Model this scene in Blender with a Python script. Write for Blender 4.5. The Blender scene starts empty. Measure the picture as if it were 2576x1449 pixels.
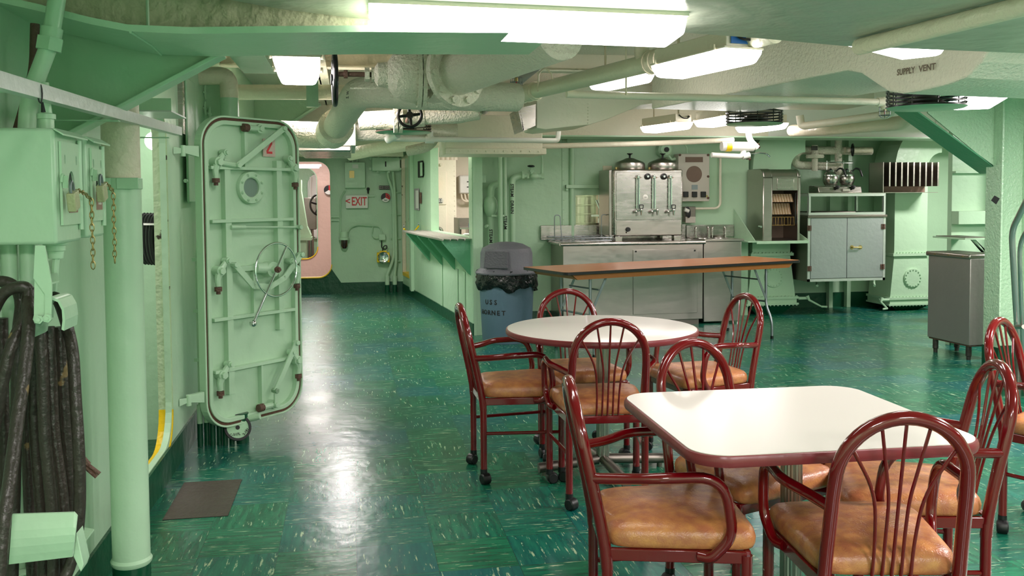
import bpy, bmesh, math, random
from mathutils import Vector, Matrix
random.seed(7)
V=Vector; PI=math.pi; rad=math.radians
scene=bpy.context.scene
COL=scene.collection
# ---------------- camera ----------------
FPX=2300.0; IW,IH=2576,1449
YAW,PITCH,ROLL,EYE=rad(9.96),0.048,-0.0062,1.40
SHY=-119.0
cd=bpy.data.cameras.new('camera'); cam=bpy.data.objects.new('camera',cd); COL.objects.link(cam)
cd.sensor_width=36.0; cd.lens=FPX/IW*36.0; cd.shift_y=SHY/IW
cd.clip_start=0.05; cd.clip_end=80
RM=Matrix.Rotation(-YAW,3,'Z')@Matrix.Rotation(PI/2-PITCH,3,'X')@Matrix.Rotation(ROLL,3,'Z')
cam.matrix_world=Matrix.Translation((0,0,EYE))@RM.to_4x4()
scene.camera=cam
def at(px,py,X=None,Y=None,Z=None,pl=None):
    "point of the place seen at a pixel, on a plane of the place"
    d=RM@V(((px-IW/2)/FPX,-(py-IH/2-SHY)/FPX,-1.0)); o=V((0,0,EYE))
    if X is not None: t=X/d.x
    elif Y is not None: t=Y/d.y
    elif Z is not None: t=(Z-EYE)/d.z
    else: t=(pl[0]-o).dot(pl[1])/d.dot(pl[1])
    return o+d*t
# ---------------- world, exposure ----------------
w=bpy.data.worlds.new('world'); scene.world=w; w.use_nodes=True
w.node_tree.nodes['Background'].inputs[0].default_value=(1.0,0.94,0.94,1)
w.node_tree.nodes['Background'].inputs[1].default_value=0.4
vs=scene.view_settings; vs.view_transform='Standard'; vs.look='None'; vs.gamma=1.0; vs.exposure=1.0
LAMP=7.0        # brightness of the fluorescent diffusers
# unseen lamps added behind the camera and out of the frame, without fittings
def area(name,loc,sx,sy,power,rot=(0,0,0)):
    l=bpy.data.lights.new(name,'AREA'); l.shape='RECTANGLE'; l.size=sx; l.size_y=sy; l.energy=power; l.color=(1,.91,.895)
    o=bpy.data.objects.new(name,l); COL.objects.link(o); o.location=loc; o.rotation_euler=rot
    return o
for i,(x,y,e) in enumerate([(.2,-.9,60),(1.8,.3,60),(1.8,-1.2,60),(3.6,.6,75),(3.6,2.6,60),(5.2,4.2,60),(6.8,2.0,70),(6.6,6.2,60),(7.2,8.8,50),(-.2,1.2,9)]):
    area('unseen_lamp',(x,y,2.12),.6,.25,e*.72)
area('unseen_lamp',(-.1,10.5,2.02),.2,.6,22); area('unseen_lamp',(-.1,7.2,2.2),.2,.6,22)
area('galley_fill_lamp',(2.4,11.4,2.3),.8,.8,45)  # added to brighten the dark galley; it has no fitting
area('passage_lamp',(-.6,15.2,2.2),.5,.5,20)
area('passage_lamp',(-.6,18.0,2.2),.6,.6,30)  # unseen lamp with no fitting, lights the space past the second hatch
area('unseen_compartment_lamp',(-1.9,4.6,2.1),.5,.5,14)  # unseen lamp with no fitting, lights the side compartment
# ---------------- materials ----------------
def srgb(c):
    return tuple((x/255/12.92 if x/255<=.04045 else ((x/255+.055)/1.055)**2.4) for x in c)+(1,)
MATS={}
def newmat(name):
    m=bpy.data.materials.new(name); m.use_nodes=True; nt=m.node_tree; b=nt.nodes['Principled BSDF']; MATS[name]=m
    return m,nt,b
def N(nt,t,**kw):
    n=nt.nodes.new(t)
    for k,v in kw.items():
        if k.startswith('i_'): n.inputs[k[2:].replace('_',' ')].default_value=v
        else: setattr(n,k,v)
    return n
def paint(name,col,rough=.35,bump=.15,bscale=18,var=.06,metal=0,spec=.5,chips=None,coat=0):
    m,nt,b=newmat(name); L=nt.links.new
    c=srgb(col); tc=N(nt,'ShaderNodeTexCoord')
    geo=N(nt,'ShaderNodeNewGeometry')
    n1=N(nt,'ShaderNodeTexNoise'); n1.inputs['Scale'].default_value=2.2; n1.inputs['Detail'].default_value=5
    L(geo.outputs['Position'],n1.inputs['Vector'])
    mx=N(nt,'ShaderNodeMix',data_type='RGBA'); L(n1.outputs['Fac'],mx.inputs['Factor'])
    mx.inputs['A'].default_value=tuple(min(1,x*(1-var)) for x in c[:3])+(1,)
    mx.inputs['B'].default_value=tuple(min(1,x*(1+var)) for x in c[:3])+(1,)
    out=mx.outputs['Result']
    if chips:
        n3=N(nt,'ShaderNodeTexNoise'); n3.inputs['Scale'].default_value=chips[1]; n3.inputs['Detail'].default_value=6
        L(geo.outputs['Position'],n3.inputs['Vector'])
        r=N(nt,'ShaderNodeMapRange'); r.inputs['From Min'].default_value=chips[2]; r.inputs['From Max'].default_value=chips[2]+.02
        L(n3.outputs['Fac'],r.inputs['Value'])
        m2=N(nt,'ShaderNodeMix',data_type='RGBA'); L(r.outputs['Result'],m2.inputs['Factor']); L(out,m2.inputs['A']); m2.inputs['B'].default_value=srgb(chips[0])
        out=m2.outputs['Result']
    L(out,b.inputs['Base Color'])
    b.inputs['Roughness'].default_value=rough; b.inputs['Metallic'].default_value=metal
    b.inputs['Specular IOR Level'].default_value=spec; b.inputs['Coat Weight'].default_value=coat
    if bump:
        n2=N(nt,'ShaderNodeTexNoise'); n2.inputs['Scale'].default_value=bscale; n2.inputs['Detail'].default_value=3
        L(geo.outputs['Position'],n2.inputs['Vector'])
        bp=N(nt,'ShaderNodeBump'); bp.inputs['Strength'].default_value=bump; bp.inputs['Distance'].default_value=.02
        L(n2.outputs['Fac'],bp.inputs['Height']); L(bp.outputs['Normal'],b.inputs['Normal'])
    return m
def steel(name,col=(200,198,194),rough=.3,sc=(3,60,3),var=.12):
    m,nt,b=newmat(name); L=nt.links.new
    geo=N(nt,'ShaderNodeNewGeometry'); mp=N(nt,'ShaderNodeMapping'); mp.inputs['Scale'].default_value=sc
    L(geo.outputs['Position'],mp.inputs['Vector'])
    n=N(nt,'ShaderNodeTexNoise'); n.inputs['Scale'].default_value=4; n.inputs['Detail'].default_value=5; L(mp.outputs['Vector'],n.inputs['Vector'])
    mr=N(nt,'ShaderNodeMapRange'); mr.inputs['To Min'].default_value=rough-.07; mr.inputs['To Max'].default_value=rough+.12
    L(n.outputs['Fac'],mr.inputs['Value']); L(mr.outputs['Result'],b.inputs['Roughness'])
    c=srgb(col); mx=N(nt,'ShaderNodeMix',data_type='RGBA'); L(n.outputs['Fac'],mx.inputs['Factor'])
    mx.inputs['A'].default_value=tuple(x*(1-var) for x in c[:3])+(1,); mx.inputs['B'].default_value=c
    L(mx.outputs['Result'],b.inputs['Base Color']); b.inputs['Metallic'].default_value=1
    n4=N(nt,'ShaderNodeTexNoise'); n4.inputs['Scale'].default_value=5; L(geo.outputs['Position'],n4.inputs['Vector'])
    bp=N(nt,'ShaderNodeBump'); bp.inputs['Strength'].default_value=.12; bp.inputs['Distance'].default_value=.02; L(n4.outputs['Fac'],bp.inputs['Height']); L(bp.outputs['Normal'],b.inputs['Normal'])
    return m
def glow(name,col,s):
    m,nt,b=newmat(name); b.inputs['Base Color'].default_value=srgb((240,240,235)); b.inputs['Emission Color'].default_value=tuple(col)+(1,); b.inputs['Emission Strength'].default_value=s; b.inputs['Roughness'].default_value=.4
    return m
mint=paint('mint_paint',(186,218,186),.32,.22,14,.05)
mintw=paint('mint_wall_paint',(186,218,186),.34,.3,9,.06,chips=((120,150,120),7,.80))
mintchip=paint('chipped_mint_paint',(194,214,176),.4,.5,20,.06,chips=((70,60,50),9,.66))
mintlump=paint('lumpy_mint_paint',(184,216,184),.28,.6,45,.06)
mintd=paint('mint_frame_paint',(172,210,174),.35,.3,14,.06)
dgreen=paint('dark_green_paint',(14,74,48),.3,.35,14,.2)
mgreen=paint('green_and_shaded_mint',(96,166,126),.35,.3,14,.1)  # true green of the disc diffuser; painted-in shade on mint brace and brackets
beige=paint('cream_paint',(234,226,206),.4,.35,22,.04)
beigep=paint('cream_pipe_paint',(230,220,196),.35,.45,30,.05)
lag=paint('lagging_paint',(226,220,202),.5,.8,60,.05)
white=paint('white_paint',(236,234,228),.4,.1,20,.02)
creamroom=paint('galley_cream_paint',(238,226,206),.45,.2,12,.03)
pink=paint('pink_paint',(226,190,176),.4,.3,12,.04)
maroon=paint('maroon_enamel',(108,5,15),.14,.0,1,.05,coat=.6,chips=((190,170,165),42,.735))
maroonedge=paint('maroon_edge_band',(126,44,50),.3,.05,30,.08)
lam=paint('cream_laminate',(236,229,222),.22,.0,1,.015)
black=paint('black_plastic',(20,20,22),.4,.05,40,.1)
blackm=paint('black_enamel',(14,14,16),.3,.1,30,.1)
rubber=paint('old_black_rubber',(54,47,41),.36,.3,40,.35,chips=((128,106,70),11,.665))
seatm=paint('tan_vinyl',(186,118,74),.32,.5,60,.0)
rust=paint('rusty_steel',(100,72,60),.6,.5,60,.25)
brown=paint('gasket_rubber',(92,60,44),.6,.4,50,.3)
yellow=paint('yellow_paint',(250,205,10),.4,.3,20,.05,chips=((90,60,30),14,.72))
yel2=paint('yellow_plastic',(244,206,20),.35,.05,20,.03)
red=paint('red_paint',(206,30,36),.4,0,1,.04)
blue=paint('blue_sticker',(40,110,190),.4,0,1,.04)
ink=paint('black_ink',(26,24,24),.6,0,1,.1)
gray=paint('grey_plastic',(98,104,116),.45,.1,40,.05)
graylid=paint('grey_lid_plastic',(100,100,108),.5,.25,60,.05)
bluegray=paint('blue_grey_plastic',(92,116,134),.45,.1,40,.06)
bag=paint('black_bag_plastic',(16,16,18),.22,.9,22,.1)
ss=steel('stainless_steel',(188,182,176),.24,(2,2,12),.12)
ssm=steel('satin_steel',(182,175,168),.3,(3,3,12),.14)
ssd=steel('dull_steel',(140,132,124),.42,(4,4,30),.3)
alum=paint('brushed_aluminium_sheet',(206,212,206),.36,.12,30,.08,metal=.4)
chrome=steel('chrome',(225,225,225),.1,(1,1,1),.03)
zinc=steel('zinc_steel',(150,156,160),.4,(3,3,3))
brass=paint('brass',(176,158,104),.4,.1,30,.15,metal=.9)
brown_plate=paint('brown_floor_plate',(74,62,58),.4,.3,30,.2)
speak=paint('grey_beige_enamel',(196,188,178),.4,.1,20,.03)
mesh_dark=paint('speaker_mesh',(120,98,86),.6,.4,200,.2)
wood=None
GLASS,nt_,b_=newmat('clear_glass'); b_.inputs['Transmission Weight'].default_value=1; b_.inputs['Roughness'].default_value=.03; b_.inputs['IOR'].default_value=1.3
portm=paint('porthole_glass',(130,150,140),.08,0,1,.05)
lens=glow('lamp_diffuser',(1.0,.92,.90),LAMP)
smlamp=glow('small_lamp',(1.0,.97,.9),6)
plateink=paint('engraved_plate',(60,52,50),.5,.1,60,.2)
redsign=paint('exit_red',(226,60,66),.5,0,1,.1)
def seat_fix():
    nt=seatm.node_tree; b=nt.nodes['Principled BSDF']; L=nt.links.new
    tc=N(nt,'ShaderNodeTexCoord'); n=N(nt,'ShaderNodeTexNoise'); n.inputs['Scale'].default_value=26; n.inputs['Detail'].default_value=6; L(tc.outputs['Object'],n.inputs['Vector'])
    cr=N(nt,'ShaderNodeValToRGB'); L(n.outputs['Fac'],cr.inputs['Fac'])
    cr.color_ramp.elements[0].position=.35; cr.color_ramp.elements[0].color=srgb((176,106,74)); cr.color_ramp.elements[1].position=.65; cr.color_ramp.elements[1].color=srgb((206,140,84))
    L(cr.outputs['Color'],b.inputs['Base Color'])
    v=N(nt,'ShaderNodeTexNoise'); v.inputs['Scale'].default_value=55; v.inputs['Detail'].default_value=2; v.inputs['Distortion'].default_value=3; L(tc.outputs['Object'],v.inputs['Vector'])
    bp=N(nt,'ShaderNodeBump'); bp.inputs['Strength'].default_value=.35; bp.inputs['Distance'].default_value=.004; L(v.outputs['Fac'],bp.inputs['Height']); L(bp.outputs['Normal'],b.inputs['Normal'])
seat_fix()
def floormat():
    m,nt,b=newmat('green_vinyl_tiles'); L=nt.links.new
    geo=N(nt,'ShaderNodeNewGeometry')
    T=.305
    sc=N(nt,'ShaderNodeVectorMath',operation='SCALE'); sc.inputs['Scale'].default_value=1/T; L(geo.outputs['Position'],sc.inputs[0])
    fl=N(nt,'ShaderNodeVectorMath',operation='FLOOR'); L(sc.outputs[0],fl.inputs[0])
    fr=N(nt,'ShaderNodeVectorMath',operation='FRACTION'); L(sc.outputs[0],fr.inputs[0])
    ck=N(nt,'ShaderNodeTexChecker'); ck.inputs['Scale'].default_value=1.0; ck.inputs['Color1'].default_value=(0,0,0,1); ck.inputs['Color2'].default_value=(1,1,1,1)
    ad=N(nt,'ShaderNodeVectorMath',operation='ADD'); ad.inputs[1].default_value=(.5,.5,.5); L(fl.outputs[0],ad.inputs[0]); L(ad.outputs[0],ck.inputs['Vector'])
    wn=N(nt,'ShaderNodeTexWhiteNoise',noise_dimensions='3D'); L(fl.outputs[0],wn.inputs['Vector'])
    # per tile offset so streaks break at tile edges
    off=N(nt,'ShaderNodeVectorMath',operation='SCALE'); off.inputs['Scale'].default_value=7.0; L(wn.outputs['Color'],off.inputs[0])
    def streak(scl,thr,wid):
        outs=[]
        for s in (scl,(scl[1],scl[0],1)):
            mu=N(nt,'ShaderNodeVectorMath',operation='MULTIPLY'); mu.inputs[1].default_value=s; L(geo.outputs['Position'],mu.inputs[0])
            a=N(nt,'ShaderNodeVectorMath',operation='ADD'); L(mu.outputs[0],a.inputs[0]); L(off.outputs[0],a.inputs[1])
            n=N(nt,'ShaderNodeTexNoise'); n.inputs['Scale'].default_value=1; n.inputs['Detail'].default_value=4; n.inputs['Roughness'].default_value=.6; L(a.outputs[0],n.inputs['Vector']); outs.append(n)
        mx=N(nt,'ShaderNodeMix',data_type='FLOAT'); L(ck.outputs['Fac'],mx.inputs['Factor']); L(outs[0].outputs['Fac'],mx.inputs['A']); L(outs[1].outputs['Fac'],mx.inputs['B'])
        r=N(nt,'ShaderNodeMapRange'); r.inputs['From Min'].default_value=thr; r.inputs['From Max'].default_value=thr+wid; L(mx.outputs['Result'],r.inputs['Value'])
        return r.outputs['Result']
    s1=streak((10,85,1),.62,.035); s2=streak((5,45,1),.38,.3)
    base=N(nt,'ShaderNodeMix',data_type='RGBA'); L(s2,base.inputs['Factor']); base.inputs['A'].default_value=srgb((14,84,62)); base.inputs['B'].default_value=srgb((34,122,88))
    big=N(nt,'ShaderNodeTexNoise'); big.inputs['Scale'].default_value=.9; L(geo.outputs['Position'],big.inputs['Vector'])
    tv=N(nt,'ShaderNodeMath',operation='MULTIPLY_ADD'); L(wn.outputs['Value'],tv.inputs[0]); tv.inputs[1].default_value=.45; L(big.outputs['Fac'],tv.inputs[2])
    tr=N(nt,'ShaderNodeMapRange'); tr.inputs['From Min'].default_value=.62; tr.inputs['From Max'].default_value=1.0; tr.inputs['To Max'].default_value=.65; L(tv.outputs[0],tr.inputs['Value'])
    b2=N(nt,'ShaderNodeMix',data_type='RGBA'); L(tr.outputs['Result'],b2.inputs['Factor']); L(base.outputs['Result'],b2.inputs['A']); b2.inputs['B'].default_value=srgb((14,92,104))
    b3=N(nt,'ShaderNodeMix',data_type='RGBA'); sm=N(nt,'ShaderNodeMath',operation='MULTIPLY'); L(s1,sm.inputs[0]); sm.inputs[1].default_value=.85; L(sm.outputs[0],b3.inputs['Factor']); L(b2.outputs['Result'],b3.inputs['A']); b3.inputs['B'].default_value=srgb((176,196,160))
    # seams
    sp=N(nt,'ShaderNodeSeparateXYZ'); L(fr.outputs[0],sp.inputs[0])
    ms=[]
    for ax in ('X','Y'):
        a=N(nt,'ShaderNodeMath',operation='LESS_THAN'); L(sp.outputs[ax],a.inputs[0]); a.inputs[1].default_value=.009; ms.append(a)
    mm=N(nt,'ShaderNodeMath',operation='MAXIMUM'); L(ms[0].outputs[0],mm.inputs[0]); L(ms[1].outputs[0],mm.inputs[1])
    m3=N(nt,'ShaderNodeMath',operation='MULTIPLY'); L(mm.outputs[0],m3.inputs[0]); m3.inputs[1].default_value=.55
    b4=N(nt,'ShaderNodeMix',data_type='RGBA'); L(m3.outputs[0],b4.inputs['Factor']); L(b3.outputs['Result'],b4.inputs['A']); b4.inputs['B'].default_value=srgb((8,50,42))
    L(b4.outputs['Result'],b.inputs['Base Color'])
    rn=N(nt,'ShaderNodeTexNoise'); rn.inputs['Scale'].default_value=3; rn.inputs['Detail'].default_value=5; L(geo.outputs['Position'],rn.inputs['Vector'])
    rr=N(nt,'ShaderNodeMapRange'); rr.inputs['To Min'].default_value=.16; rr.inputs['To Max'].default_value=.34; L(rn.outputs['Fac'],rr.inputs['Value']); L(rr.outputs['Result'],b.inputs['Roughness'])
    b.inputs['Specular IOR Level'].default_value=.5
    bn=N(nt,'ShaderNodeTexNoise'); bn.inputs['Scale'].default_value=9; bn.inputs['Detail'].default_value=3; L(geo.outputs['Position'],bn.inputs['Vector'])
    bp=N(nt,'ShaderNodeBump'); bp.inputs['Strength'].default_value=.22; bp.inputs['Distance'].default_value=.012; L(bn.outputs['Fac'],bp.inputs['Height']); L(bp.outputs['Normal'],b.inputs['Normal'])
    return m
FLOOR=floormat()
def woodmat():
    m,nt,b=newmat('orange_wood_veneer'); L=nt.links.new
    tc=N(nt,'ShaderNodeTexCoord'); mp=N(nt,'ShaderNodeMapping'); mp.inputs['Scale'].default_value=(1.2,26,26); L(tc.outputs['Object'],mp.inputs['Vector'])
    n=N(nt,'ShaderNodeTexNoise'); n.inputs['Scale'].default_value=2.5; n.inputs['Detail'].default_value=5; L(mp.outputs['Vector'],n.inputs['Vector'])
    cr=N(nt,'ShaderNodeValToRGB'); L(n.outputs['Fac'],cr.inputs['Fac']); cr.color_ramp.elements[0].color=srgb((150,84,44)); cr.color_ramp.elements[1].color=srgb((206,132,82))
    n2=N(nt,'ShaderNodeTexNoise'); n2.inputs['Scale'].default_value=6; n2.inputs['Detail'].default_value=6; L(tc.outputs['Object'],n2.inputs['Vector'])
    sx=N(nt,'ShaderNodeSeparateXYZ'); L(tc.outputs['Object'],sx.inputs[0])
    r=N(nt,'ShaderNodeMapRange'); r.inputs['From Min'].default_value=.75; r.inputs['From Max'].default_value=1.5; L(sx.outputs['X'],r.inputs['Value'])
    mu=N(nt,'ShaderNodeMath',operation='MULTIPLY'); L(r.outputs['Result'],mu.inputs[0]); L(n2.outputs['Fac'],mu.inputs[1])
    r2=N(nt,'ShaderNodeMapRange'); r2.inputs['From Min'].default_value=.42; r2.inputs['From Max'].default_value=.5; L(mu.outputs[0],r2.inputs['Value'])
    mx=N(nt,'ShaderNodeMix',data_type='RGBA'); L(r2.outputs['Result'],mx.inputs['Factor']); L(cr.outputs['Color'],mx.inputs['A']); mx.inputs['B'].default_value=srgb((222,176,128))
    L(mx.outputs['Result'],b.inputs['Base Color']); b.inputs['Roughness'].default_value=.3
    return m
wood=woodmat()
woodedge=paint('wood_apron',(158,96,34),.45,.1,30,.12)
# ---------------- mesh builder ----------------
OFF={}
class MB:
    def __init__(s): s.bm=bmesh.new(); s.mi=0
    def _f(s,vs):
        try: f=s.bm.faces.new(vs); f.material_index=s.mi; return f
        except ValueError: return None
    def mat(s,i): s.mi=i; return s
    def box(s,x0,x1,y0,y1,z0,z1,M=None):
        c=[V((x,y,z)) for x in (x0,x1) for y in (y0,y1) for z in (z0,z1)]
        if M is not None: c=[M@p for p in c]
        v=[s.bm.verts.new(p) for p in c]
        for q in ((0,1,3,2),(4,6,7,5),(0,4,5,1),(2,3,7,6),(0,2,6,4),(1,5,7,3)): s._f([v[i] for i in q])
        return s
    def prism(s,pts,ext):
        pts=[V(p) for p in pts]; ext=V(ext); n=len(pts)
        nrm=V((0,0,0))
        for i in range(n): a,b=pts[i],pts[(i+1)%n]; nrm+=a.cross(b)
        if nrm.dot(ext)>0: pts=pts[::-1]
        a=[s.bm.verts.new(p) for p in pts]; b=[s.bm.verts.new(p+ext) for p in pts]
        s._f(a); s._f(b[::-1])
        for i in range(n): j=(i+1)%n; s._f([a[j],a[i],b[i],b[j]])
        return s
    def ring(s,c,x,y,r,n):
        return [s.bm.verts.new(c+x*(r*math.cos(2*PI*i/n))+y*(r*math.sin(2*PI*i/n))) for i in range(n)]
    def cyl(s,p0,p1,r0,r1=None,n=16,caps=True):
        p0,p1=V(p0),V(p1); r1=r0 if r1 is None else r1
        d=(p1-p0).normalized(); x=d.orthogonal().normalized(); y=d.cross(x)
        a=s.ring(p0,x,y,r0,n); b=s.ring(p1,x,y,r1,n)
        for i in range(n): j=(i+1)%n; s._f([a[i],a[j],b[j],b[i]])
        if caps: s._f(a[::-1]); s._f(b)
        return s
    def tube(s,pts,r,n=12,closed=False,caps=True,sq=None):
        pts=[V(p) for p in pts]
        pp=[pts[0]]
        for p in pts[1:]:
            if (p-pp[-1]).length>1e-5: pp.append(p)
        pts=pp; m=len(pts); rs=r if isinstance(r,(list,tuple)) else [r]*m
        if len(rs)<m: rs=list(rs)+[rs[-1]]*(m-len(rs))
        def tan(i):
            if closed: return (pts[(i+1)%m]-pts[(i-1)%m]).normalized()
            if i==0: return (pts[1]-pts[0]).normalized()
            if i==m-1: return (pts[-1]-pts[-2]).normalized()
            return ((pts[i+1]-pts[i]).normalized()+(pts[i]-pts[i-1]).normalized()).normalized()
        t=tan(0); x=t.orthogonal().normalized(); rings=[]
        for i in range(m):
            t2=tan(i); x=(x-t2*x.dot(t2))
            x=x.normalized() if x.length>1e-6 else t2.orthogonal().normalized()
            y=t2.cross(x); rings.append(s.ring(pts[i],x,y,rs[i],n))
        k=m if closed else m-1
        for i in range(k):
            a,b=rings[i],rings[(i+1)%m]
            o=0
            if closed and i==m-1:
                o=min(range(n),key=lambda q:(a[0].co-b[q].co).length)
            for j in range(n): s._f([a[j],a[(j+1)%n],b[(j+1+o)%n],b[(j+o)%n]])
        if caps and not closed: s._f(rings[0][::-1]); s._f(rings[-1])
        return s
    def lathe(s,prof,c=(0,0,0),axis=(0,0,1),n=32,a0=0,a1=2*PI):
        c=V(c); z=V(axis).normalized(); x=z.orthogonal().normalized(); y=z.cross(x)
        full=abs(a1-a0-2*PI)<1e-6; rows=[]
        for r,h in prof:
            if r<1e-6: rows.append([s.bm.verts.new(c+z*h)])
            else: rows.append([s.bm.verts.new(c+z*h+x*(r*math.cos(a0+(a1-a0)*i/n))+y*(r*math.sin(a0+(a1-a0)*i/n))) for i in range(n if full else n+1)])
        for a,b in zip(rows[:-1],rows[1:]):
            k=n
            for i in range(k):
                j=(i+1)%n if full else i+1
                if len(a)==1 and len(b)==1: continue
                if len(a)==1: s._f([a[0],b[j],b[i]])
                elif len(b)==1: s._f([a[i],a[j],b[0]])
                else: s._f([a[i],a[j],b[j],b[i]])
        return s
    def sphere(s,c,r,n=12,sq=(1,1,1)):
        M=Matrix.Translation(V(c))@Matrix.Diagonal((*sq,1))
        bmesh.ops.create_uvsphere(s.bm,u_segments=n*2,v_segments=n,radius=r,matrix=M); return s
    def plate(s,outer,holes,o,u,v,th):
        "flat sheet with holes: 2D loops in the frame (o,u,v), thickness th along u x v"
        o,u,v=V(o),V(u),V(v); nn=u.cross(v).normalized()*th
        t=bmesh.new(); es=[]
        for loop in [outer]+holes:
            vs=[t.verts.new(o+u*a+v*b) for a,b in loop]
            es+= [t.edges.new((vs[i],vs[(i+1)%len(vs)])) for i in range(len(vs))]
        r=bmesh.ops.triangle_fill(t,edges=es,use_beauty=True,normal=nn)
        fs=[g for g in r['geom'] if isinstance(g,bmesh.types.BMFace)]
        e=bmesh.ops.extrude_face_region(t,geom=fs); vv=[g for g in e['geom'] if isinstance(g,bmesh.types.BMVert)]
        bmesh.ops.translate(t,verts=vv,vec=nn)
        bmesh.ops.recalc_face_normals(t,faces=t.faces)
        me=bpy.data.meshes.new('t'); t.to_mesh(me); t.free(); s.bm.from_mesh(me); bpy.data.meshes.remove(me)
        return s
    def build(s,name,mats,parent=None,smooth=True,bevel=0,loc=None,ang=35,recalc=True):
        bm=s.bm
        if recalc: bmesh.ops.recalc_face_normals(bm,faces=bm.faces)
        if parent is not None: off=OFF[parent.name]
        elif loc is not None: off=V(loc)
        else:
            xs=[v.co for v in bm.verts]
            off=V(((min(p.x for p in xs)+max(p.x for p in xs))/2,(min(p.y for p in xs)+max(p.y for p in xs))/2,min(p.z for p in xs)))
        bmesh.ops.translate(bm,verts=bm.verts,vec=-off)
        me=bpy.data.meshes.new(name); bm.to_mesh(me); bm.free()
        for m in (mats if isinstance(mats,(list,tuple)) else [mats]): me.materials.append(m)
        if smooth:
            for p in me.polygons: p.use_smooth=True
            me.set_sharp_from_angle(angle=rad(ang))
        o=bpy.data.objects.new(name,me); COL.objects.link(o); OFF[o.name]=off
        if parent is not None: o.parent=parent
        else: o.location=off
        if bevel:
            b=o.modifiers.new('bevel','BEVEL'); b.width=bevel; b.segments=2; b.limit_method='ANGLE'; b.harden_normals=False
        return o
def tag(o,label,cat,group=None,kind=None):
    o['label']=label; o['category']=cat
    if group: o['group']=group
    if kind: o['kind']=kind
    return o
def thing(name,label,cat,loc,group=None):
    o=bpy.data.objects.new(name,None); COL.objects.link(o); o.location=loc; o.empty_display_size=.1
    OFF[o.name]=V(loc); return tag(o,label,cat,group)
def struct(o,label=None):
    o['kind']='structure'
    if label: o['label']=label
    return o
def dup(root,loc,rz,label,group=None):
    r=root.copy(); COL.objects.link(r); r.location=loc; r.rotation_euler=(0,0,rz); r['label']=label
    if group: r['group']=group
    for ch in list(root.children):
        c=ch.copy(); COL.objects.link(c); c.parent=r
        for g in ch.children:
            d=g.copy(); COL.objects.link(d); d.parent=c
    return r
def fil(pts,r,n=6):
    "round the corners of a polyline"
    pts=[V(p) for p in pts]; out=[pts[0]]
    rr=r if isinstance(r,(list,tuple)) else [r]*(len(pts)-2)
    for i in range(1,len(pts)-1):
        a,b,c=pts[i-1],pts[i],pts[i+1]; d1=(a-b).normalized(); d2=(c-b).normalized()
        k=min(rr[i-1],(a-b).length*.48,(c-b).length*.48)
        p,q=b+d1*k,b+d2*k
        for j in range(n+1):
            t=j/n; out.append(p*(1-t)**2+b*2*t*(1-t)+q*t*t)
    out.append(pts[-1]); return out
def rrect(w,h,r,n=6,cx=0,cy=0):
    out=[]
    for sx,sy,a in ((1,1,0),(-1,1,90),(-1,-1,180),(1,-1,270)):
        for i in range(n+1):
            t=rad(a+90*i/n); out.append((cx+sx*(w/2-r)+r*math.cos(t),cy+sy*(h/2-r)+r*math.sin(t)))
    return out
def circ(r,n=24,cx=0,cy=0): return [(cx+r*math.cos(2*PI*i/n),cy+r*math.sin(2*PI*i/n)) for i in range(n)]
def text(body,size,o,u,v,mat,parent,name='lettering',th=.0012,align='CENTER',label=None,sx=1.0):
    "raised or stencilled letters lying in the frame (o,u,v)"
    c=bpy.data.curves.new(name,'FONT'); c.body=body; c.size=size; c.align_x=align; c.align_y='CENTER'; c.extrude=th/2; c.offset=size*.018; c.resolution_u=2
    t=bpy.data.objects.new('t',c); COL.objects.link(t)
    dg=bpy.context.evaluated_depsgraph_get(); me=bpy.data.meshes.new_from_object(t.evaluated_get(dg)); bpy.data.objects.remove(t)
    u=V(u).normalized(); v=V(v).normalized(); w_=u.cross(v)
    M=Matrix((u,v,w_)).transposed().to_4x4(); M.translation=V(o)
    me.transform(M@Matrix.Diagonal((sx,1,1,1)))
    if parent is not None: me.transform(Matrix.Translation(-OFF[parent.name]))
    me.materials.clear(); me.materials.append(mat); me.name=name
    ob=bpy.data.objects.new(name,me); COL.objects.link(ob); OFF[ob.name]=OFF[parent.name] if parent else V((0,0,0))
    if parent: ob.parent=parent
    if label: ob['label']=label
    return ob
# ================= the setting =================
def slab(name,x0,x1,y0,y1,z0,z1,m,**k):
    return struct(MB().box(x0,x1,y0,y1,z0,z1).build(name,m,**k))
slab('floor',-1.02,9.5,-2.5,13.72,-.06,0,FLOOR,smooth=False)
slab('wall_near',-1.02,9.5,-2.56,-2.5,0,2.5,mintw,smooth=False); slab('wall_side',9.5,9.56,-2.5,10.6,0,2.5,mintw,smooth=False)
fb=slab('floor',-2.6,1.0,13.72,21.5,-.06,0,paint('brown_reflection_floor',(92,78,72),.2,.25,6,.2),smooth=False)  # passage floor; a brown reflection is put into its colour
slab('floor',-3.2,-1.02,2.5,7.5,-.06,.0,dgreen,smooth=False)
slab('ceiling',-1.02,9.5,-2.5,21.5,2.5,2.56,lag,smooth=False)
slab('ceiling',-3.2,-1.02,2.5,7.5,2.4,2.46,mint,smooth=False)
Yn=(4.05,4.87)   # hatch opening in the left wall
wl=MB().plate([(-2.5,0),(13.75,0),(13.75,2.5),(-2.5,2.5)],[rrect(.82,1.72,.2,6,4.46,1.02)],(-.92,0,0),(0,1,0),(0,0,1),-.03).build('wall_left',mintw,smooth=False); struct(wl)
slab('baseboard_left',-.92,-.908,-2.5,3.98,0,.155,dgreen); slab('baseboard_left',-.92,-.908,3.98,13.68,0,.155,dgreen)
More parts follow.
